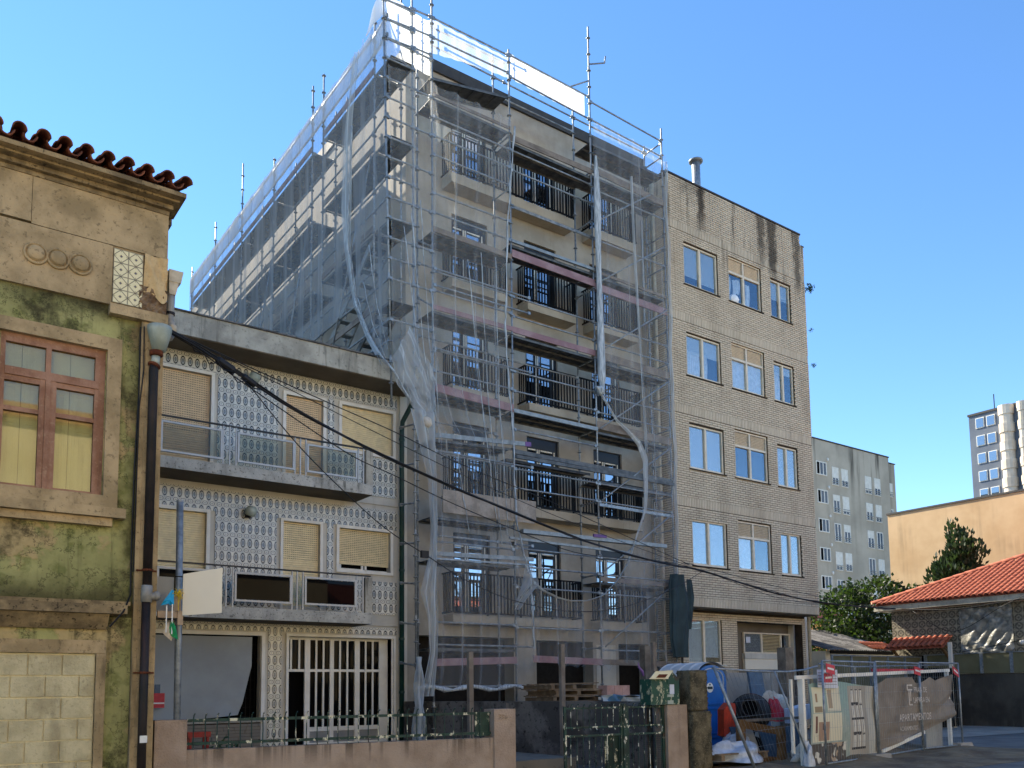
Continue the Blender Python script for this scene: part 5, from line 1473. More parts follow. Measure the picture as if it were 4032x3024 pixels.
# ================================================================ building-site yard
# portable toilet: ribbed vault roof over a blue cabin
PT = thing('portable_toilet', 'blue portable toilet cabin with ribbed pale vaulted roof', 'portable toilet', (15.5, 14.2, .15))
x0, x1, y0, y1 = 14.98, 16.02, 13.6, 14.8; xm = (x0+x1)/2; hw = (x1-x0)/2
def arch(y, w, z, h, n=14): return [(xm+cos(pi-pi*i/n)*w, y, z+sin(pi*i/n)*h) for i in range(n+1)]
mb = MB(); mb.box(x0+.02, x1-.02, y0+.03, y1, .15, 1.85); part('cabin', mb, M['toilet_blue'], PT)
mb = MB(); A = arch(y0, hw-.02, 1.80, .34); mb.prism([(x0+.02,y0,.25)]+A+[(x1-.02,y0,.25)], (0,.05,0)); dd = part('door', mb, M['toilet_blue'], PT)
mb = MB(); mb.tube([(x0+.13,y0-.005,1.5)]+arch(y0-.005, hw-.13, 1.82, .24)[1:-1]+[(x1-.13,y0-.005,1.5)], .012, 6); mb.tube([(x1-.12,y0-.005,1.5),(x1-.12,y0-.005,.5)],.010,6); part('door_moulding', mb, M['toilet_roof'], dd, smooth=True)
mb = MB()
for z in (1.25, 1.14, .58, .50): mb.box(x0+.1, x1-.1, y0-.025, y0, z-.02, z+.02)
part('door_rib', mb, M['toilet_blue'], dd)
mb = MB(); mb.lathe((xm-.08,y0-.004,1.62),[(.11,0),(.115,.006),(.0,.008)],18,(0,-1,0)); bd = part('emblem', mb, M['white_paint'], dd)
mb = MB(); mb.box(xm-.16,xm+.0,y0-.02,y0-.013,1.585,1.645); mb.lathe((xm-.08,y0-.013,1.69),[(.025,0),(.02,.006)],10,(0,-1,0)); part('emblem_print', mb, M['tarp_green'], bd)
mb = MB(); n = 16
def vault(u, v):
    k = v*4; rib = .03 if (k % 1) < .55 else 0
    y = lerp(y0-.03, y1+.02, v); a = pi-pi*u
    return (xm+cos(a)*(hw+.02+rib*.4), y, 1.80+sin(a)*(.38+rib))
mb.grid(vault, 18, 40); part('vault_roof', mb, M['toilet_roof'], PT)
part('base_skid', box(x0, x1, y0-.02, y1, .15, .26), M['deck'], PT)
# concrete mixer
CM = thing('concrete_mixer', 'concrete mixer with dark crusted drum and orange motor guard', 'concrete mixer', (14.8, 12, .15))
ax = Vector((-.72,-.55,.28)).normalized(); c = Vector((14.98,12.1,1.08))
mb = MB(); mb.lathe(c, [(.17,-.36),(.32,-.29),(.39,-.1),(.39,.08),(.27,.29),(.185,.40),(.2,.42),(.17,.42),(.16,.37)], 22, ax); part('drum', mb, M['drum'], CM, smooth=True)
mb = MB(); mb.lathe(c+ax*.38, [(.16,0),(.0,.01)], 18, ax); part('drum_mouth', mb, M['dark'], CM)
mb = MB(); mb.lathe(c, [(.39,-.03),(.42,-.03),(.42,.03),(.39,.03)], 26, ax); part('gear_ring', mb, M['rust_pipe'], CM)
mb = MB(); mb.prism([(13.55,11.62,.66),(13.98,11.72,.54),(14.10,11.76,1.2),(14.05,11.74,1.30),(13.80,11.66,1.31),(13.55,11.6,1.18)], (.16,.3,0)); part('motor_guard', mb, M['orange'], CM)
for s in (-.35,.4):
    mb = MB(); mb.tube([(15.05+s,12.5,.3),(14.75+s,12.1,1.0)], .03, 8); mb.tube([(14.75+s,12.1,1.0),(14.55+s,11.75,.18)], .03, 8); part('stand_leg', mb, M['rust_pipe'], CM)
for yy in (12.35, 12.7):
    mb = MB(); mb.lathe((15.35,yy,.36),[(.05,-.05),(.2,-.05),(.21,0),(.2,.05),(.05,.05)],16,(.3,1,0)); part('wheel', mb, M['cable'], CM)
# timber trestle
TR = thing('timber_trestle', 'rough brown timber trestle with two uprights in the site yard', 'trestle', (13.9, 10.9, .15))
for a in ((13.40,11.1),(14.16,10.75)): part('upright', box(a[0], a[0]+.17, a[1], a[1]+.10, .15, 1.0 if a[0]<14 else .86), M['fresh_wood'], TR)
part('top_beam', MB().beam((13.55,11.14,.90),(14.3,10.8,.74),.09,.14), M['fresh_wood'], TR)
part('top_beam', MB().beam((13.5,11.2,.97),(15.3,11.05,.99),.09,.05), M['wood_grey'], TR)
part('lower_beam', MB().beam((13.45,11.16,.28),(14.3,10.8,.2),.07,.1), M['fresh_wood'], TR)
# sheets and boards leaning about
single('steel_sheet', MB().obox((14.95,11.3,.48),(.55,-.05,0),(0,.012,0),(0,.12,.33)), M['blue_grey'], 'blue-grey sheet leaning behind the timber trestle', 'sheet')
single('board_sheet', MB().obox((13.98,11.33,.47),(.16,-.04,0),(0,.014,0),(-.06,.1,.37)), M['grey_panel'], 'pale grey board leaning under the trestle beam, right of a darker one', 'board')
single('board_sheet', MB().obox((13.72,11.4,.47),(.07,-.03,0),(0,.014,0),(-.04,.1,.37)), M['blue_grey'], 'narrow darker grey board leaning under the trestle beam', 'board')
def blob(nm, c, r, mat, label, cat, seed=1, n=20, amp=.25, flat=True):
    rd = random.Random(seed); ph = [rd.uniform(0,6) for _ in range(6)]
    def f(u, v):
        a = u*2*pi; t = v*pi*.55
        k = 1+amp*(sin(a*3+ph[0]+v*4)*.5+sin(a*5+ph[1])*.3+sin(v*11+ph[2]+a*2)*.4)
        return (c[0]+cos(a)*sin(t)*r[0]*k, c[1]+sin(a)*sin(t)*r[1]*k, c[2]+cos(t)*r[2]*k)
    mb = MB(); mb.grid(f, n*2, n)
    return single(nm, mb, mat, label, cat, smooth=True)
blob('rubble_sack', (15.9,12.2,.95), (.45,.3,.5), M['bag'], 'heap of reddish sacks and cloth behind the mixer', 'sack', 5)
blob('red_hose', (15.5,11.9,.95), (.22,.15,.38), M['red_sign'], 'bright red bag slung on the trestle beside the sacks', 'bag', 8)
single('bucket_box', MB().obox((15.75,11.5,1.05),(.22,-.05,.05),(.03,.14,0),(-.01,0,.15)), M['paper'], 'pale blue-grey printed carton standing on the trestle beam', 'carton')
blob('plastic_film', (13.0,11.0,.3), (.75,.5,.26), M['pale_plastic'], 'crumpled clear plastic film over sacks by the granite gatepost', 'plastic sheet', 11, 26, .3)
blob('plastic_film', (13.75,11.5,.3), (.3,.25,.42), M['pale_plastic'], 'bluish plastic film bunched between trestle and sacks', 'plastic sheet', 14)
blob('rubble_bag', (14.55,10.55,.2), (.28,.2,.26), M['bag'], 'whitish rubble bag at the foot of the trestle', 'bag', 21)
blob('plastic_film', (13.72,9.82,.2), (.1,.1,.36), M['pale_plastic'], 'clear plastic sleeve bunched at the foot of the white sign frame', 'plastic sheet', 22)
PL2 = thing('pallet', 'low timber pallet under the plastic film by the granite gatepost', 'pallet', (12.9, 11.0, .15))
for yy in (10.6,10.85,11.1,11.35): part('board', box(12.2,13.6,yy,yy+.1,.40,.425), M['pallet_wood'], PL2)
for xx in (12.25,12.85,13.45): part('bearer', box(xx,xx+.09,10.58,11.46,.3,.398), M['pallet_wood'], PL2)
part('foot_board', box(12.2,13.6,10.6,10.7,.16,.18), M['pallet_wood'], PL2)
mb = MB(); mb.lathe((13.35,12.6,.45),[(.15,-.12),(.32,.05),(.35,.12),(.33,.12)],14); mb.tube([(13.1,12.5,.4),(13.05,12.4,.15)],.02,6); mb.tube([(13.5,12.5,.4),(13.55,12.4,.15)],.02,6)
single('wheelbarrow', mb, M['tarp_green'], 'dark green wheelbarrow tray in front of the blue toilet', 'wheelbarrow', smooth=True)
# hoarding panels behind
HP = thing('site_hoarding', 'pale grey site hoarding panels behind the mixer', 'hoarding', (18.4, 14.5, .15))
for a, b in ((16.9,17.85),(17.87,18.8),(18.82,19.75)): part('panel', box(a, b, 14.5, 14.54, .15, 1.99), M['grey_panel'], HP)
single('leaning_slab', MB().obox((17.1,13.55,1.3),(.25,0,0),(0,.03,0),(.1,.2,.72)), M['blue_grey'], 'dark grey slab leaning on the hoarding above the mixer drum', 'slab')
single('concrete_post', MB().box(18.05,18.36,13.45,13.7,.15,2.59), M['post_concrete'], 'thick square concrete post standing before the brick porch', 'post')
single('concrete_post', MB().box(16.35,16.55,16.6,16.8,.15,2.75), M['post_concrete'], 'slim concrete post standing before the ground-floor brick window', 'post')
single('concrete_post', MB().box(19.3,19.7,14.1,14.3,.15,1.9), M['side_wall'], 'short dark concrete pier at the right end of the grey hoarding', 'post')
# timber posts in front of the scaffold
for x, z, lab in ((8.48,2.30,'weathered timber post nearest the tiled house'),(10.58,2.48,'weathered timber post standing beside the pallet stack'),(13.05,2.57,'reddish timber post at the foot of the dark tarpaulin')):
    single('timber_post', MB().box(x-.045,x+.045,12.96,13.04,.15,z), M['wood_grey'], lab, 'post', 'timber posts along the site')
single('site_platform', MB().box(10.75,19,15.1,17.2,.15,1.34), M['side_wall'], 'raised dark concrete platform before the new block carrying pallets', 'platform')
# stacked pallets
for k in range(3):
    z = 1.345+k*.135; dx = (0,.08,-.05)[k]
    P = thing('pallet', ('bottom pallet of the stack before the new block','middle pallet of the stack before the new block','topmost pallet of the stack before the new block')[k], 'pallet', (12.7,15.4,z), 'pallets stacked before the new block')
    for i in range(6): part('board', MB().obox((12.75+dx,15.2+i*.19,z+.115+(.0 if k<2 else .02*(1-i%2))),(.72,0,.012*(k-1)),(0,.05,0),(0,0,.011)), M['pallet_wood'], P)
    for xx in (-.62,0,.6):
        part('bearer', MB().box(12.75+dx+xx-.05,12.75+dx+xx+.05,15.16,16.2,z+.022,z+.102), M['pallet_wood'], P)
    for yy in (15.17,16.1): part('foot_board', MB().box(12.03+dx,13.47+dx,yy,yy+.1,z,z+.02), M['pallet_wood'], P)
IB = thing('block_pack', 'pack of pinkish blocks standing on white film beside the pallets', 'block pack', (13.9,15.2,1.44))
for i in range(3): part('block', box(13.53+i*.24,13.53+i*.24+.232,15.0,15.3,1.465,1.70), M['pink_block'], IB)
def film(u, v): x = lerp(13.30,14.75,u); return (x, 14.92-.05*sin(u*9)-.04*sin(u*23+v*4), lerp(1.30,1.46+.04*sin(u*7),v))
mb = MB(); mb.grid(film, 30, 6); mb.grid(lambda u,v: (lerp(13.3,14.75,u), lerp(14.9,15.5,v), 1.455+.015*sin(u*13+v*7)), 20, 8)
single('white_film', mb, M['film_blue'], 'white plastic film with a blue spray mark under the pink blocks', 'plastic film', smooth=True)

# ================================================================ temporary mesh fence and advertising banner
def mesh_panel(A, B, z0, z1, label, dv=.1, dh=.33, r=.0022, wires=True, top=None):
    A, B = Vector(A), Vector(B); o = thing('mesh_fence_panel', label, 'fence panel', ((A+B)/2).to_tuple()[:2]+(z0,), 'temporary mesh fence panels')
    d = B-A; d.z = 0; a0, b0 = A.copy(), B.copy()
    pts = lambda p, z: Vector((p.x, p.y, z))
    mb = MB(); mb.sm = True
    for p in (A, B): mb.tube([pts(p,z0), pts(p,z1)], .021, 8)
    mb.tube([pts(A,z1), pts(B,z1)], .018, 8); mb.tube([pts(A,z0+.07), pts(B,z0+.07)], .016, 8)
    part('frame', mb, M['galv'], o)
    mb = MB(); n = int(d.length/dv)
    for i in range(1, n): p = A+d*i/n; mb.tube([pts(p,z0+.08), pts(p,z1-.02)], r, 3, cap=False)
    k = int((z1-z0)/dh)
    for i in range(1, k+1): z = z0+.08+i*dh*.95; mb.tube([pts(A,z), pts(B,z)], r, 3, cap=False)
    part('wire_mesh', mb, M['galv_dark'], o, kind='stuff')
    return o
mesh_panel((13.94,9.60,0),(16.17,9.95,0),.15,2.08,'galvanised mesh fence panel in front of the printed half of the banner')
mesh_panel((16.24,9.96,0),(18.70,10.43,0),.15,2.10,'galvanised mesh fence panel in front of the lettered half of the banner')
mesh_panel((18.77,10.45,0),(20.62,10.53,0),.15,2.12,'galvanised mesh fence panel at the open right end of the banner')
for x, y, lab in ((16.2,9.95,'concrete fence foot left of the torn banner corner'),(20.62,10.53,'concrete fence foot at the right end of the mesh fence')):
    mb = MB(); mb.prism([(x-.3,y-.11,.15),(x+.3,y-.11,.15),(x+.26,y-.09,.27),(x-.26,y-.09,.27)], (.02,.2,0)); single('ballast_block', mb, M['apron'], lab, 'fence foot', 'concrete feet of the mesh fence')
# sagging panel left of the banner, held by two leaning poles
o = thing('mesh_fence_panel', 'slanting mesh fence panel with bent top tube before the mixer', 'fence panel', (13,9.9,.15), 'temporary mesh fence panels')
mb = MB(); mb.sm = True
mb.tube([(11.42,10.0,1.94),(12.5,10.05,1.90),(13.6,10.1,1.89),(14.1,10.1,1.93),(14.5,10.1,2.0)], .018, 8)
part('top_tube', mb, M['galv'], o)
part('leaning_pole', MB().tube([(11.40,9.95,1.97),(12.17,9.75,.15)], .028, 8), M['galv'], o, smooth=True); part('leaning_pole', MB().tube([(13.07,10.0,1.90),(13.75,9.75,.15)], .018, 8), M['galv'], o, smooth=True)
mb = MB()
for i in range(26): t = i/25; mb.tube([(11.5+2.9*t,10.02,1.90),(12.25+2.0*t,9.85,.3)], .002, 3, cap=False)
for i in range(1,6): t = i/6; mb.tube([(11.42+.7*t,10.0-.2*t,1.9-1.6*t),(14.45-.3*t,10.08-.2*t,1.95-1.5*t)], .002, 3, cap=False)
part('wire_mesh', mb, M['galv_dark'], o, kind='stuff')
# banner frame
BP = lambda x, z, d=0.0: Vector((x, 9.88+(x-13.76)*.1322+d, z))
BF = thing('banner_frame', 'white timber frame holding the advertising banner', 'sign frame', BP(17, .15, .07))
part('post', MB().beam(BP(13.76,.15,.06),BP(13.76,1.76,.06),.11,.07,(1,0,0)), M['white_frame'], BF); part('top_rail', MB().beam(BP(13.6,1.78,.08),BP(20.9,1.97,.08),.05,.07), M['white_frame'], BF)
part('post', MB().beam(BP(20.75,.15,.08),BP(20.75,1.95,.08),.08,.06,(1,0,0)), M['white_frame'], BF); part('post', MB().beam(BP(13.55,.4,.16),BP(13.55,1.75,.16),.05,.05,(1,0,0)), M['white_frame'], BF)
# printed banner: flat artwork panel on the left, taupe lettered cloth on the right
g = G('banner_print')
sx, sz = g.x, g.z
def inr(a, b, c, d): return (sx.gt(a)*(1-sx.gt(b)))*(sz.gt(c)*(1-sz.gt(d)))
c = g.mix(g.noise(4, 4, .6).step(.35, .65), '#8c9a8f', '#a3aa9c')
c = g.mix(sz.step(.75, 1.5)*.6, c, '#7fa39c')
c = g.mix((sx.gt(16.35))*.0, c, '#8f8a7e')
c = g.mix(inr(15.42, 16.22, .2, 1.62), c, '#a59d8e'); c = g.mix(inr(16.22, 16.62, .2, 1.64), c, '#bdb8a8')
for k, z in enumerate((1.40, 1.10, .82, .52)):
    for xx in (15.62, 15.82, 16.0):
        c = g.mix(inr(xx-.05, xx+.05, z-.12, z+.14), c, '#d8d4c6'); c = g.mix(inr(xx-.02, xx+.0, z-.12, z+.14), c, '#6d675d'); c = g.mix(inr(xx-.05, xx+.05, z+.13, z+.15), c, '#3d3832')
    c = g.mix(inr(15.5 if k % 2 else 15.55, 16.08 if k % 2 else 15.9, z-.15, z-.105), c, '#35302b')
c = g.mix(inr(14.0, 14.44, 1.12, 1.60), c, '#d6d0b0'); c = g.mix(inr(14.12, 14.2, 1.32, 1.48), c, '#9c7f5a'); c = g.mix(inr(14.06, 14.36, 1.13, 1.24), c, '#94815f')
c = g.mix(inr(14.56, 15.06, 1.14, 1.62), c, '#cfc8ad'); c = g.mix(inr(14.6, 14.75, 1.2, 1.55), c, '#a08d72')
c = g.mix(inr(13.97, 15.08, .58, 1.11), c, '#d3cbae'); c = g.mix(inr(14.2, 14.6, .6, .95), c, '#a5856a'); c = g.mix(inr(14.08, 14.16, .75, 1.06), c, '#6b3f2c'); c = g.mix(inr(14.35, 14.42, .8, .92), c, '#5d4433')
lowm = inr(13.9, 15.25, .1, .55)
c = g.mix(lowm, c, '#4f463d'); c = g.mix(lowm*g.noise(3.5, 2, .5, off=4).step(.52, .56), c, '#b39a7c'); c = g.mix(lowm*g.noise(4, 2, .5, off=9).step(.55, .6), c, '#d0cbbb')
M['banner_print'] = g.done(g.bsdf(c, .7))
M['banner_cloth'] = surf('taupe_banner_cloth', '#7d7264', '#8b8072', 1.5, .85, .15, '#655b50', bump=.05)
M['banner_letters'] = plain('faded_white_letters', '#c2b9ad', .8)
BN = thing('advertising_banner', 'torn advertising banner with room pictures and faded white lettering', 'banner', BP(17, .2))
def left_b(u, v):
    x = lerp(13.90, 16.75, u); zt = 1.66+.05*sin(u*5); z0 = .16+.10*u
    return tuple(BP(x, lerp(z0, zt, v), -.03+.02*sin(u*11)*v+.02*sin(v*7+u*3)))
mb = MB(); mb.grid(left_b, 40, 20); part('printed_panel', mb, M['banner_print'], BN, smooth=True)
ZT = [(16.5,1.70),(16.7,1.66),(17.3,1.78),(18.4,1.80),(18.62,1.66),(18.9,1.68),(19.3,1.80),(19.8,1.72),(20.8,1.88)]
ZB_ = [(16.5,.28),(16.84,.33),(17.8,.45),(19.17,.62),(20.0,.76),(20.8,.88)]
def li(pts, x):
    for p, q in zip(pts, pts[1:]):
        if x <= q[0]: return lerp(p[1], q[1], (x-p[0])/(q[0]-p[0]))
    return pts[-1][1]
def right_b(u, v):
    x = lerp(16.5, 20.8, u); z = lerp(li(ZB_, x), li(ZT, x), v)
    w = .03*sin(u*9+v*3)+.025*sin(u*21-v*6)*v + (.10*max(0,.35-v)*sin(u*6+v*22)*(u > .1))
    if u > .62: w -= .10*max(0, 1-abs(v-(.30+.35*(u-.62)))*7)*(u-.62)*2
    return tuple(BP(x, z, -.05-w))
mb = MB(); mb.grid(right_b, 90, 50); cl = part('lettered_cloth', mb, M['banner_cloth'], BN, smooth=True)
RB = (pi/2, 0, math.atan(.1322))
for body, x, z, s in (('PRAIA DE', 18.22, 1.46, .17), ('LAPARA EN', 18.18, 1.24, .17), ('APARTAMENTOS', 17.42, .86, .22), ('ACABAMENTOS', 17.42, .66, .13)):
    text('lettering', body, BN, BP(x, z, -.17), s, RB, M['banner_letters'], .001)
mb = MB()
for a, b in (((17.9,1.62),(18.16,1.62)),((17.9,1.62),(17.9,1.52)),((17.9,1.52),(18.16,1.52)),((17.98,1.5),(17.98,1.2)),((17.98,1.2),(18.14,1.2)),((18.06,1.5),(18.06,1.28))): mb.beam(BP(*a,-.165), BP(*b,-.165), .004, .03)
part('logo_mark', mb, M['banner_letters'], BN)
mb = MB(); mb.beam(BP(16.7,.27,-.08), BP(18.9,.58,-.08), .03, .07); part('hem_pole', mb, M['white_frame'], BN)
single('corrugated_sheet', MB().obox(BP(19.75,.50,.06),(.46,.06,0),(0,.012,0),(.02,0,.36)), M['grey_panel'], 'pale corrugated panel leaning below the torn banner end', 'panel')
single('blue_sheet', MB().obox(BP(18.2,.40,.5),(.75,.1,0),(0,.015,0),(0,.06,.28)), M['blue_grey'], 'dull blue sheet leaning behind the lower banner hem', 'sheet')
def plate(x, y, z, lab, r=0.0):
    s = thing('warning_plate', lab, 'warning sign', (x, y, z), 'small red plates on the mesh fence')
    part('plate', MB().obox((x,y,z),(.16,.022,-.02+r),(0,.006,0),(r*.5,0,.085)), M['red_sign'], s)
    part('print_band', MB().obox((x,y-.0085,z+.005),(.12,.0165,-.015+r),(0,.002,0),(0,0,.018)), M['white_paint'], s)
plate(14.2, 9.61, 1.93, 'small red plate at the left end of the mesh fence'); plate(18.55, 10.38, 1.93, 'small red plate above the banner lettering'); plate(20.4, 10.48, 1.92, 'small red plate on the far right mesh fence panel', -.03)
plate(14.28, 9.72, 1.77, 'pink-red plate pinned over the white notices', .02)
for a, b, c, d, lab in ((14.42,14.9,1.58,1.93,'white printed notice sheet on the banner frame, right one'),(14.16,14.38,1.60,1.93,'white printed notice sheet on the banner frame, left one')):
    s = thing('notice_sheet', lab, 'notice', ((a+b)/2, 9.9, c))
    part('sheet', MB().obox(BP((a+b)/2,(c+d)/2,-.07),((b-a)/2,.01,0),(0,.002,0),(0,0,(d-c)/2)), M['paper'], s)
    mb = MB()
    for i in range(5): mb.obox(BP((a+b)/2,d-.06-i*.055,-.075),((b-a)*.42,.009,0),(0,.001,0),(0,0,.006))
    part('print_lines', mb, M['grey_panel'], s)

# ================================================================ retaining wall and panel fence on the right
single('retaining_wall', MB().box(32.0,32.3,4,17.6,.0,2.02), surf('black_retaining_wall', '#34332f', '#4a4842', 1.0, .95, .5, '#6d6b60', (2.5, 2.5, .25), bump=.4), 'tall dark stained retaining wall at the right edge', 'retaining wall')
M['panel_olive'] = surf('olive_fence_sheet', '#5d5b42', '#6d6a50', 1, .7, bump=.05)
FX = thing('panel_fence', 'olive sheet fence with grey posts on the retaining wall and site edge', 'fence', (31.9, 16, 2.02))
for i in range(9): part('sheet', box(31.97, 31.99, 17.55-(i+1)*1.03, 17.55-i*1.03-.03, 2.03, 2.73), M['panel_olive'], FX)
for i in range(10): part('post', box(31.93, 32.03, 17.55-i*1.03-.08, 17.55-i*1.03+.03, 2.025, 2.76), M['galv'], FX)
part('top_rail', box(31.94, 32.02, 8, 17.6, 2.735, 2.775), M['galv'], FX)
for i in range(5): part('sheet', box(26.3+i*1.14, 26.3+(i+1)*1.14-.03, 17.75, 17.77, .3, 2.66), M['panel_olive'], FX)
for i in range(6): part('post', box(26.26+i*1.14, 26.35+i*1.14, 17.70, 17.749, .15, 2.70), M['galv'], FX)
part('top_rail', box(26.3, 32, 17.69, 17.78, 2.665, 2.71), M['galv'], FX)
SGt = thing('slatted_gate', 'dark vertical-slatted gate behind the banner', 'gate', (28.6, 15.5, .15))
for i in range(26): part('slat', box(27.2+i*.115, 27.2+i*.115+.09, 15.5, 15.53, .2, 2.2), M['black_metal'], SGt)
single('timber_post', MB().box(29.93,30.05,15.5,15.6,.15,3.1), M['white_wall'], 'tall white post in front of the clay-tiled canopy', 'post')
single('red_beam', MB().box(22.6,25.2,13.9,14.0,2.02,2.10), M['red_sign'], 'dark red bar lying along the top of the mesh fence beyond', 'bar')
mb = MB(); mb.tube([(21.5,13.8,.15),(21.5,13.8,2.16)],.022,8); mb.tube([(21.5,13.8,2.14),(30.5,15.8,2.33)],.02,8); mb.tube([(30.5,15.8,2.35),(30.5,15.8,.15)],.022,8); mb.tube([(19.6,13.6,2.2),(21.5,13.8,2.14)],.02,8)
single('fence_tube', mb, M['galv_dark'], 'long grey fence tube running behind the banner frame', 'fence frame')

# ================================================================ tiled house on the right with red roof
RH = thing('red_roof_house', 'low house clad in patterned tiles under a bright red clay roof', 'house', (33, 14, .15))
XH = 32.02
g = G('damask_tile')
p = .29
u = (((g.y-.07)/p).fract()-.5).abs(); v = (((g.z-.02)/p).fract()-.5).abs()
d1 = (u+v); f = (d1-.5).abs()
c = g.mix(g.noise(20, 4, .6).step(.4, .6), '#6f6a5c', '#8d8674')
c = g.mix(f.lt(.13)*.75, c, '#39352d'); c = g.mix((u*u+v*v).sqrt().lt(.13)*.7, c, '#3a362f')
c = g.mix(((u-.5).abs().lt(.03)).mx((v-.5).abs().lt(.03))*.8, c, '#a39c86')
M['damask'] = g.done(g.bsdf(c, .4, 0, None, .5))
part('wall', MB().box(XH+.01, XH+.3, 3, 18.84, 1.5, 4.52).box(XH+.3, 42, 18.5, 18.83, 1.5, 4.52), M['white_wall'], RH)
ht = .145/2-.0012
tm = MB(); tm.add([(-.007,-ht,-ht),(-.007,-ht,ht),(-.007,ht,ht),(-.007,ht,-ht),(.01,-ht-.001,-ht),(.01,-ht-.001,ht),(.01,ht+.001,ht),(.01,ht+.001,-ht)],
       [(0,1,2,3),(0,4,5,1),(1,5,6,2),(2,6,7,3),(3,7,4,0)])
tme = tm.mesh('tile', M['damask'])
cells = [(18.765-i*.145, 2.1+j*.145) for i in range(100) for j in range(17)]
cells = [c for c in cells if not (14.3 < c[0] < 16.05 and 2.8 < c[1] < 4.3)]
cells.sort(key=lambda c: abs(c[0]-17.4)+abs(c[1]-3.7)*1.2)
for y, z in cells[:300]: shared('tile', tme, RH, (XH, y, z))
mb = MB()
for y, z in cells[300:]: mb.add([(a+XH, b+y, c+z) for a,b,c in tm.v], tm.f)
part('facing_tiles', mb, M['damask'], RH, kind='stuff')
part('eave_fascia', MB().box(31.5, 31.62, 3, 19.25, 4.52, 4.72).box(31.62, 42, 19.13, 19.25, 4.52, 4.72).box(31.62, XH+.02, 3, 19.12, 4.53, 4.56), M['cement'], RH)
M['red_tile'] = surf('red_clay_tile', '#8c4a36', '#aa6248', 6, .75, speck=.3, speck_col='#7a2b1a', bump=.2, per=-.35)
rs = math.atan(.43)
me = barrel(.105, .40, t=.022, n=7, taper=.72).mesh('roof_tile', M['red_tile'])
# front slope rises towards +X
mb = MB(); mb.quad((31.45,3,4.735),(31.45,19.3,4.735),(37.5,13.25,4.735+6.05*.43),(37.5,3,4.735+6.05*.43)); mb.quad((31.45,19.3,4.735),(43,19.3,4.735),(43,13.25,4.735+6.05*.43),(37.5,13.25,4.735+6.05*.43)); part('roof_bed', mb, M['red_tile'], RH)
slots = []
for r in range(16):
    d = .30*r; x = 31.42+d*cos(rs); z = 4.755+d*sin(rs)
    y = 19.2-.0
    while y > 7:
        if y < 19.22-d*cos(rs)-.1: slots.append((x, y, z))
        y -= .215
slots.sort(key=lambda s: (s[0]-31.4)*1.3+abs(s[1]-15.5))
rot = Matrix.Rotation(-rs, 4, 'Y') @ Matrix.Rotation(-pi/2, 4, 'Z')
for s in slots[:300]:
    o = shared('roof_tile', me, RH, s); o.rotation_euler = rot.to_euler()
src = barrel(.105, .40, t=.022, n=7, taper=.72); mb = MB(); R3 = rot.to_3x3()
for s in slots[300:]: mb.add([tuple(R3 @ Vector(p) + Vector(s)) for p in src.v], src.f)
part('roof_tiles', mb, M['red_tile'], RH, kind='stuff', smooth=True)
hip = Vector((1, -1, .43)).normalized()
hme = barrel(.13, .5, t=.016, n=9, taper=.85).mesh('hip_tile', M['red_tile'])
cme = MB().lathe((0,0,0),[(.10,-.02),(.12,0),(.10,.05)],10,(0,1,0)).mesh('hip_end', plain('cream_mortar', '#cdb391', .8))
q = hip.to_track_quat('Y', 'Z')
for i in range(17):
    P = Vector((31.45,19.3,4.80))+hip*.46*i
    o = shared('hip_tile', hme, RH, P); o.rotation_euler = q.to_euler()
    if i % 1 == 0:
        o = shared('mortar_end', cme, RH, P+Vector((0,0,.06))+hip*.0); o.rotation_euler = q.to_euler(); o.scale = (.6,.6,.6)
# small tiled canopy over the door
cs = math.atan(.62)
for i in range(10):
    y = 18.62-i*.225
    for k in range(2):
        o = shared('canopy_tile', me, RH, (31.25+.36*k*cos(cs), y, 3.03+.36*k*sin(cs))); o.rotation_euler = (Matrix.Rotation(-cs,4,'Y') @ Matrix.Rotation(-pi/2,4,'Z')).to_euler()
part('canopy_bed', MB().prism([(31.25,16.45,2.98),(32.0,16.45,3.45),(32.0,18.75,3.45),(31.25,18.75,2.98)],(0,0,.02)), M['red_tile'], RH)
for y in (16.6,18.5): part('canopy_bracket', MB().beam((31.4,y,3.0),(31.98,y,2.55),.08,.08).beam((31.3,y,3.0),(31.98,y,3.02),.07,.07), M['fresh_wood'], RH)
part('door', box(31.99, 32.005, 16.9, 18.3, .3, 2.75), M['dark'], RH)
def tarp2(u, v):
    y = lerp(16.14, 14.30, u); z = lerp(2.78, 4.42, v)
    return (31.93-.03*sin(u*14+v*11+sin(v*7)*2)-.03*abs(sin((u*6-v*5)*2.2))-.02*sin(u*31-v*17)-.05*sin(u*pi)*v, y, z-.06*sin(u*pi)*v)
mb = MB(); mb.grid(tarp2, 60, 50)
g = G('crinkled_grey_plastic'); M['tarp_silver'] = g.done(g.bsdf(g.mix(g.noise(5,4,.6).step(.4,.6), '#66665f', '#8d8b81'), .32, 0, g.bump(g.noise(9,4,.6), .6, .05), .6))
single('plastic_sheet', mb, M['tarp_silver'], 'shiny crinkled grey plastic sheet covering the window of the red-roofed house', 'plastic sheet', smooth=True)
part('wall_lamp', MB().lathe((31.9,14.0,3.07),[(.03,-.09),(.09,-.05),(.09,.05),(.03,.09)],12), M['white_paint'], RH, smooth=True)

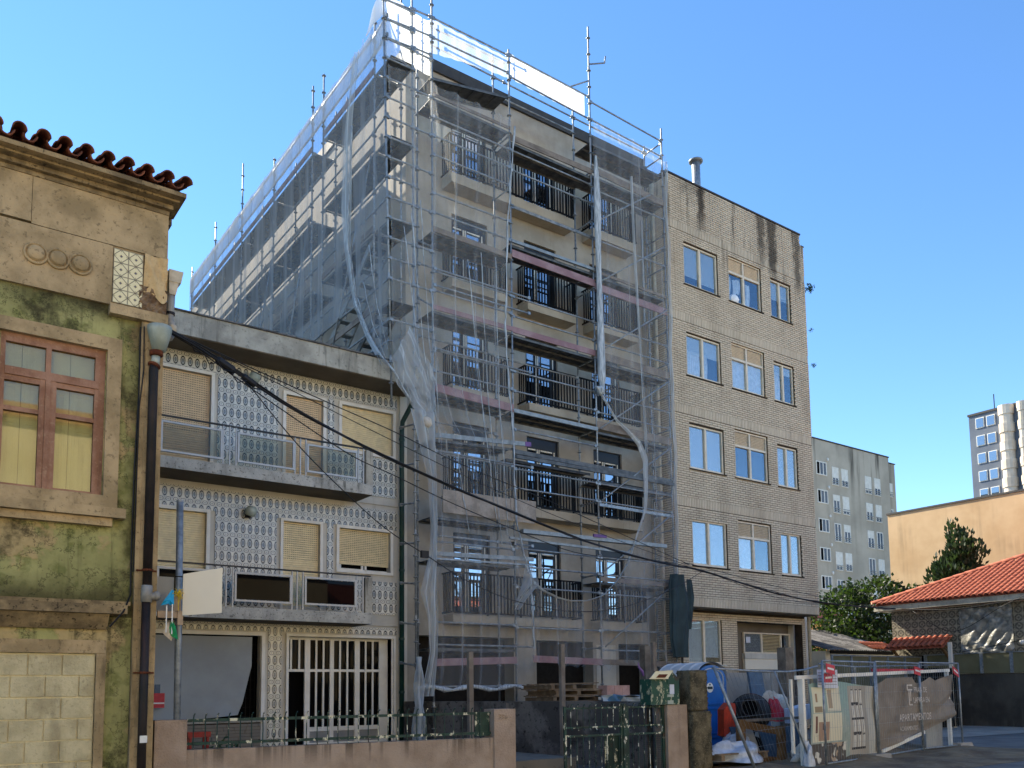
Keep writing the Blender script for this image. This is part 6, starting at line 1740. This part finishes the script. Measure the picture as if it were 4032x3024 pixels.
# ================================================================ shed, trees, houses beyond
SH = thing('corrugated_shed', 'low shed with dark corrugated roof beside the red-roofed house', 'shed', (32, 21.5, .15))
def corr(u, v): x = lerp(30.4, 36.0, u); y = lerp(20.6, 24.5, v); return (x, y, lerp(3.08+.02*u, 4.25, v)+.025*sin(x*40))
mb = MB(); mb.grid(corr, 280, 4); part('roof', mb, M['side_wall'], SH)
part('wall', box(30.6, 36, 20.9, 24, .15, 3.05), M['white_wall'], SH); part('fascia', box(30.45, 36.0, 20.56, 20.6, 2.92, 3.06), M['dark'], SH)
for i in range(8):
    o = shared('ridge_tile', me, SH, (33.9+i*.23, 20.75, 3.16)); o.rotation_euler = (radians(24), 0, 0)
    o = shared('ridge_tile', me, SH, (33.9+i*.23, 21.1, 3.32)); o.rotation_euler = (radians(24), 0, 0)
OB = thing('orange_hall', 'big windowless orange rendered hall streaked with rain', 'building', (50, 20, .15))
M['orange_wall'] = surf('orange_render', '#b4966f', '#c6aa84', .35, .9, .75, '#7d6a50', (1.4,1.4,.10), bump=.05)
part('wall', MB().box(44, 70, 9, 25.8, .15, 10.85), M['orange_wall'], OB); part('roof_edge', box(43.95, 70, 8.9, 25.85, 10.855, 10.95), M['coping'], OB)
# little house with dark red roof behind the brick block
LH = thing('dark_red_roof_house', 'small orange house with dark red hipped roof behind the brick block', 'house', (46, 32, .15))
part('wall', box(42, 46.8, 30.3, 37, .15, 5.40), M['orange_wall'], LH); part('eave', box(41.7, 47.1, 30.0, 37.3, 5.405, 5.55), M['coping'], LH)
M['dark_red_tile'] = surf('dark_red_roof', '#4f2320', '#6b3330', 5, .9, speck=.5, bump=.5, bscale=6)
mb = MB(); mb.add([(41.6,29.9,5.56),(47.2,29.9,5.56),(47.2,37.4,5.56),(41.6,37.4,5.56),(43.9,32.6,7.1),(43.9,34.6,7.1)],[(0,1,4),(1,2,5,4),(2,3,5),(3,0,4,5)]); part('roof', mb, M['dark_red_tile'], LH)
part('lean_to', MB().quad((44.6,29.6,4.6),(46.6,29.6,4.2),(46.6,30.28,4.7),(44.6,30.28,5.1)), M['dark_red_tile'], LH)
# concrete flats with rows of windows
FB = thing('concrete_flats', 'grey concrete block of flats with rows of small white windows and black water streaks', 'flats', (80, 50, .15))
M['flats_wall'] = surf('streaked_concrete', '#8a8172', '#a0978a', .18, .93, .7, '#4a463d', (.55,.55,.05), bump=.05)
g = G('flats_concrete'); c = g.mix(g.noise(.2,4,.6).step(.35,.65), '#a69c8a', '#bdb29e')
c = g.mix((g.noise(1,4,.65,stretch=(.9,.9,.06),off=2).step(.5,.7)*(g.z.step(20,25.5)*.8+.15)).sat(), c, '#3d392f')
M['flats_wall'] = g.done(g.bsdf(c, .93))
part('wall', MB().box(72, 86.0, 50, 62, .15, 25.85).box(86.0, 87.8, 50.4, 62, .15, 25.45), M['flats_wall'], FB)
part('roof_edge', MB().box(71.9, 86.05, 49.93, 62, 25.86, 25.98).box(86.06, 87.9, 50.33, 62, 25.46, 25.55), M['coping'], FB)
rows = [23.67, 20.85, 17.98, 15.12, 12.35, 9.5, 6.7]
rd = random.Random(5)
for zt in rows:
    for (a, b, h, kind) in ((73.05,74.75,1.35,0),(75.6,76.7,1.85,1),(77.2,78.3,1.85,1),(81.3,82.45,1.85,1),(83.0,84.1,1.85,1),(86.5,87.1,1.5,1)):
        yf = 50 if a < 86 else 50.4
        drop = .0 if a < 80 else .55
        z1 = zt-drop*.3 - (.25 if kind else 0); z0 = z1-h
        w = part('window', ring(MB(), a, b, z0, z1, .09, yf-.08, yf-.003), M['white_frame'], FB)
        mb = MB(); n = 3 if kind == 0 else 2
        for i in range(1, n): x = lerp(a, b, i/n); mb.box(x-.05, x+.05, yf-.075, yf-.003, z0+.09, z1-.09)
        part('frame', mb, M['white_frame'], w)
        part('pane', box(a+.09, b-.09, yf-.045, yf-.035, z0+.09, z1-.09), M['pane_far'], w)
        s = rd.random()
        if kind == 0: part('dark_louvre', box(a+.09, a+.5, yf-.06, yf-.046, z0+.09, z1-.09), M['dark'], w)
        elif s > .45: part('shutter', box(a+.09, b-.09, yf-.06, yf-.046, z1-(z1-z0)*(s-.15), z1-.09), M['white_frame'], w)
        if kind:
            mb = MB()
            for k in range(3): mb.box(a-.02, b+.02, yf-.12, yf-.09, z0+.08+k*.2, z0+.14+k*.2)
            part('guard_rail', mb, M['galv'], w)
    part('vent', MB().lathe((74.95,49.93,zt+.35),[(.05,-.16),(.12,-.1),(.12,.1),(.05,.16)],10), M['white_paint'], FB)
# far tower
TW = thing('grey_tower_block', 'far grey tower block with stacked cream cylinder balconies', 'tower block', (105, 45, .15))
k = 1.0
M['tower_wall'] = surf('blue_grey_wall', '#5d6570', '#6d747d', .2, .9, bump=0)
part('wall', MB().box(100, 118, 30, 48.1, .15, 32.3), M['tower_wall'], TW); part('roof_edge', box(99.9,118,29.9,48.2,32.31,32.55), M['coping'], TW)
M['tower_cream'] = surf('cream_balcony', '#c4b49e', '#d6c9b6', .6, .85, bump=0)
for fl in range(12):
    z = 31.6-fl*2.05
    for yb, r in ((43.9,.8),(42.2,.55)):
        b = part('balcony', MB().lathe((99.75,yb,z),[(r,-.2),(r,.85)],14).lathe((99.75,yb,z-.35),[(r*.86,-.85),(r*.86,.34)],14), M['tower_cream'], TW, smooth=False)
        if yb > 43: part('glazed_bay', MB().lathe((99.75,yb,z+.86),[(r*.9,0),(r*.9,.02)],14), M['white_paint'], b)
    for yb in (46.9, 45.7, 40.9):
        w = part('window', MB().box(99.93,99.995,yb-.5,yb+.45,z-.9,z+.3), M['white_frame'], TW)
        part('pane', MB().box(99.9,99.929,yb-.42,yb+.37,z-.82,z+.22), M['dark'] if yb < 42 else M['pane_far'], w)
mb = MB(); mb.tube([(104,47,32.5),(104,47,35.5)],.06,5); part('aerial', mb, M['coping'], TW)

# ---------------------------------------------------------------- trees
def leaf_mat(name, a, b, tr):
    g = G(name); k = g.island(); n = g.noise(1.2,3,.5).step(.35,.65)
    c = g.mix((k*.6+n*.4), a, b)
    d = g.bsdf(c, .55, 0, None, .35); t = g.node('ShaderNodeBsdfTranslucent', Color=g.mix(k, tr, b))
    return g.done(g.mixsh(.3, d, t))
M['leaf_broad'] = leaf_mat('broad_leaf', '#0f1b0a', '#263a14', '#557026')
M['leaf_conifer'] = leaf_mat('conifer_spray', '#1a2916', '#2d3f20', '#3f5528')
M['bark'] = surf('bark', '#3b3026', '#574738', 5, .95, bump=.8, bscale=12)
def tree_trunk(T, base, h, r, limbs, seed):
    rd = random.Random(seed); mb = MB(); b = Vector(base)
    mb.tube([b, b+Vector((.05,0,h*.4)), b+Vector((0,.06,h))], [r, r*.75, r*.3], 8)
    for i in range(limbs):
        a = rd.uniform(0,2*pi); z = h*rd.uniform(.35,.9); p = b+Vector((0,0,z)); q = p+Vector((cos(a),sin(a),.7))*h*rd.uniform(.2,.4)
        mb.tube([p,(p+q)/2+Vector((0,0,.1)),q],[r*.4,r*.25,r*.1],5)
    part('trunk', mb, M['bark'], T, smooth=True)
def crown(T, clumps, mat, size, n, seed, shape='leaf'):
    rd = random.Random(seed); mb = MB()
    for (c, r) in clumps:
        m = int(n*r[0]*r[1])
        for i in range(m):
            d = Vector((rd.gauss(0,1), rd.gauss(0,1), rd.gauss(0,1))).normalized()
            k = rd.uniform(.55,1.06)**.5*(1+.12*sin(d.x*7+d.z*5)+.08*sin(d.y*11-d.z*9))
            p = Vector((c[0]+d.x*r[0]*k, c[1]+d.y*r[1]*k, c[2]+d.z*r[2]*k))
            s = size*rd.uniform(.6,1.3)
            if shape == 'leaf': ax = (d+Vector((rd.uniform(-1,1),rd.uniform(-1,1),rd.uniform(-1,1)))*.9).normalized()
            else: ax = (d*.5+Vector((rd.uniform(-.4,.4),rd.uniform(-.4,.4),1.0))).normalized()
            t = ax.cross(Vector((rd.uniform(-1,1),rd.uniform(-1,1),rd.uniform(-1,1)))).normalized()
            w = .42 if shape == 'leaf' else .28
            mb.add([p, p+ax*s*.5+t*s*w, p+ax*s*1.1, p+ax*s*.5-t*s*w], [(0,1,2,3)])
    part('crown', mb, mat, T)
T = thing('bushy_tree', 'dense dark green broadleaf tree between the brick block and the red-roofed house', 'tree', (39.5, 24, .15))
tree_trunk(T, (39.5,24,.15), 4.5, .3, 9, 2)
crown(T, [((37.2,24.7,3.9),(2.3,2.0,2.3)),((39.8,24.3,5.1),(2.3,1.9,1.7)),((41.6,23.0,5.2),(1.7,1.6,1.3)),((36.6,24.7,2.9),(1.7,1.7,1.7)),((39.3,23.5,3.0),(2.4,1.8,1.8)),((38.3,24.8,5.3),(1.2,1.1,1.2)),((40.6,24.2,6.4),(.8,.7,.7))], M['leaf_broad'], .17, 800, 4)
T = thing('conifer', 'tall pointed dark conifer rising above the red clay roof', 'tree', (40, 20.1, .15))
tree_trunk(T, (40,20.1,.15), 8, .22, 0, 3)
cl = []
for i in range(12):
    z = 5.0+i*.33; r = 1.25*(1-(i/12)**1.3)+.12; cl.append(((40+.15*sin(i*2.1),20.1+.2*sin(i*1.3),z),(r*.8,r*.95,.55)))
cl += [((40,21.05,6.4),(.5,.55,.9)),((40,21.0,7.1),(.25,.3,.7)),((40,19.35,7.4),(.4,.45,.8)),((40,19.6,8.0),(.25,.28,.7)),((40,20.15,8.75),(.12,.12,.5))]
crown(T, cl, M['leaf_conifer'], .24, 900, 6, 'spray')

# ================================================================ overhead cables
def cable(pts, r, label, sub=6, group='cables strung across the fronts'):
    P = [Vector(p) for p in pts]; out = []
    for i in range(len(P)-1):
        p0, p1, p2, p3 = P[max(i-1,0)], P[i], P[i+1], P[min(i+2,len(P)-1)]
        for k in range(sub):
            t = k/sub; out.append(.5*((2*p1)+(p2-p0)*t+(2*p0-5*p1+4*p2-p3)*t*t+(3*p1-3*p2-p0+p3)*t**3))
    out.append(P[-1])
    mb = MB(); mb.tube(out, r, 5)
    return single('cable', mb, M['cable'], label, 'cable', group, smooth=True)
main = [(2.75,11.82,6.52),(2.93,11.85,6.48),(3.39,11.95,6.36),(4.17,12.13,6.1),(5.06,12.34,5.83),(6.54,12.67,5.53),(8.3,13.08,5.25),(9.87,13.44,5.02),(11.7,13.86,4.80),(13.6,14.3,4.67),(15.67,14.77,4.60),(16.93,15.06,4.60),(20.95,15.98,4.37),(24.41,16.77,4.33),(28.23,17.65,4.42),(31.4,18.3,4.56)]
for i, (dz, dy, r) in enumerate(((0,0,.019),(.035,.02,.011),(-.03,.015,.011),(.015,.05,.009))):
    cable([(x, y+dy*sin(x*.8+i), z+dz*cos(x*1.1+i*2)) for x, y, z in main], r, ('thick main cable of the bundle from the green house corner','upper strand twisted along the main cable bundle','lower strand twisted along the main cable bundle','thin strand winding round the main cable bundle')[i])
cable([(2.8,11.83,6.55),(3.44,11.96,6.42),(5.4,12.41,6.15),(6.81,12.73,5.97),(8.36,13.09,5.72),(10.77,13.64,5.45),(12.49,14.04,5.22),(16.14,14.88,4.73),(16.62,14.99,4.72),(24.18,16.72,4.50),(31.4,18.28,4.52)], .009, 'topmost single cable above the bundle')
cable([(2.8,11.83,6.53),(4.6,12.22,6.2),(6.7,12.7,5.82),(8.6,13.15,5.5),(10.76,13.64,5.2),(13.4,14.25,4.92),(16.14,14.88,4.68)], .007, 'thin wire second from the top, left of the brick block')
cable([(2.8,11.83,6.5),(3.36,11.94,6.33),(4.12,12.12,6.03),(5.82,12.51,5.42),(6.81,12.73,5.22),(8.03,13.01,4.98),(9.71,13.4,4.72),(11.64,13.84,4.48),(13.58,14.29,4.55),(15.55,14.74,4.66),(16.95,15.07,4.6)], .009, 'sagging cable just below the main bundle')
cable([(4.1,12.12,6.08),(5.01,12.32,5.3),(6.15,12.58,4.56),(6.81,12.74,4.22),(7.5,12.89,3.96)], .009, 'steep single cable dropping to the dark junction box')
cable([(7.5,12.89,3.96),(8.41,13.1,3.62),(9.5,13.35,3.36),(10.71,13.63,3.24),(11.88,13.9,3.24),(13.31,14.23,3.42),(15.32,14.69,3.96),(16.97,15.07,4.6)], .009, 'deep hanging cable looping from the junction box to the brick block')
cable([(17.0,15.07,4.62),(19,15.53,4.42),(21,15.99,4.25),(23,16.45,4.22),(24.4,16.77,4.28)], .008, 'lowest slack wire before the brick block')
cable([(31.4,18.28,4.56),(31.35,16,4.35),(31.3,13.4,4.55),(31.3,9,5.0)], .02, 'thick cable running along the red-roofed house front')
cable([(31.4,17.6,4.4),(31.4,16.1,3.55),(31.4,14.2,4.4),(31.4,12,5.2)], .012, 'slack wire crossing the shiny plastic sheet')
cable([(31.5,15.9,2.8),(31.5,14.0,3.1),(31.5,12,3.5)], .012, 'low wire rising to the right past the plastic sheet')
mb = MB(); mb.lathe((3.75,12.03,6.24),[(.02,-.16),(.06,-.12),(.065,.12),(.02,.16)],10,(1,.2,-.4)); mb.lathe((4.12,12.12,6.12),[(.02,-.12),(.05,-.1),(.05,.1),(.02,.12)],10,(1,.2,-.4))
for i in range(5): mb.tube([(3.2+.2*i,11.9+.05*i,6.45-.08*i),(3.3+.2*i,11.95,6.32-.09*i-.05*(i%2)),(3.45+.2*i,12.0,6.34-.09*i)],.009,5)
single('cable_joint', mb, M['cable'], 'black cable joints and loops bunched near the green house corner', 'cable joint')
mb = MB(); mb.box(7.42,7.56,12.86,12.92,3.90,4.02); single('junction_box', mb, M['cable'], 'small dark junction box where the steep cable meets the scaffold', 'junction box')

# ================================================================ houses across the street (seen only mirrored in the glass)
M['far_side'] = surf('sunlit_cream_wall', '#dcc596', '#e8d4a8', .4, .9, .2)
def opposite(x0, x1, h, mat, label):
    o = thing('opposite_house', label, 'house', ((x0+x1)/2, -9, .15), 'houses across the street')
    ops = []
    x = x0+.9
    while x < x1-1.6:
        z = 1.0
        while z < h-2:
            ops.append((x, x+1.1, z, z+1.5)); z += 3.0
        x += 2.3
    mb = MB(); mb.box(x0, x1, -15, -9, .15, h); part('wall', mb, mat, o)
    for a, b, c, d in ops:
        w = part('window', ring(MB(), a, b, c, d, .08, -8.995, -8.93), M['white_frame'], o)
        part('pane', box(a+.08, b-.08, -8.99, -8.96, c+.08, d-.08), M['pane_far'], w)
    part('roof', MB().prism([(x0-.3,-8.6,h+.01),(x0-.3,-15.4,h+.01),(x0-.3,-12,h+1.5)], (x1-x0+.6,0,0)), M['red_tile'], o)
opposite(-14, -3, 12.0, M['far_side'], 'cream house across the street left of the viewpoint')
opposite(-2.6, 9.5, 11.0, M['far_side'], 'taller cream house across the street right behind the viewpoint')
opposite(10.2, 20, 8.0, M['far_side'], 'cream house across the street right of the viewpoint')
opposite(21, 34, 6.6, M['far_side'], 'long cream house across the street at the far right')
nb = thing('unseen_shade_block', 'unseen tall block added behind the old green house to shade the scaffold side', 'apartment building', (-4, 48, .15))  # out-of-frame block, added only to keep sun off the new block's left flank
part('wall', box(-14, 2.3, 39.5, 70, .15, 36.2), M['far_side'], nb)
for r in range(11):
    for k in range(6): part('window', MB().box(-12.6+k*2.6, -11.2+k*2.6, 39.46, 39.499, 2.2+r*3, 3.7+r*3), M['pane_far'], nb)
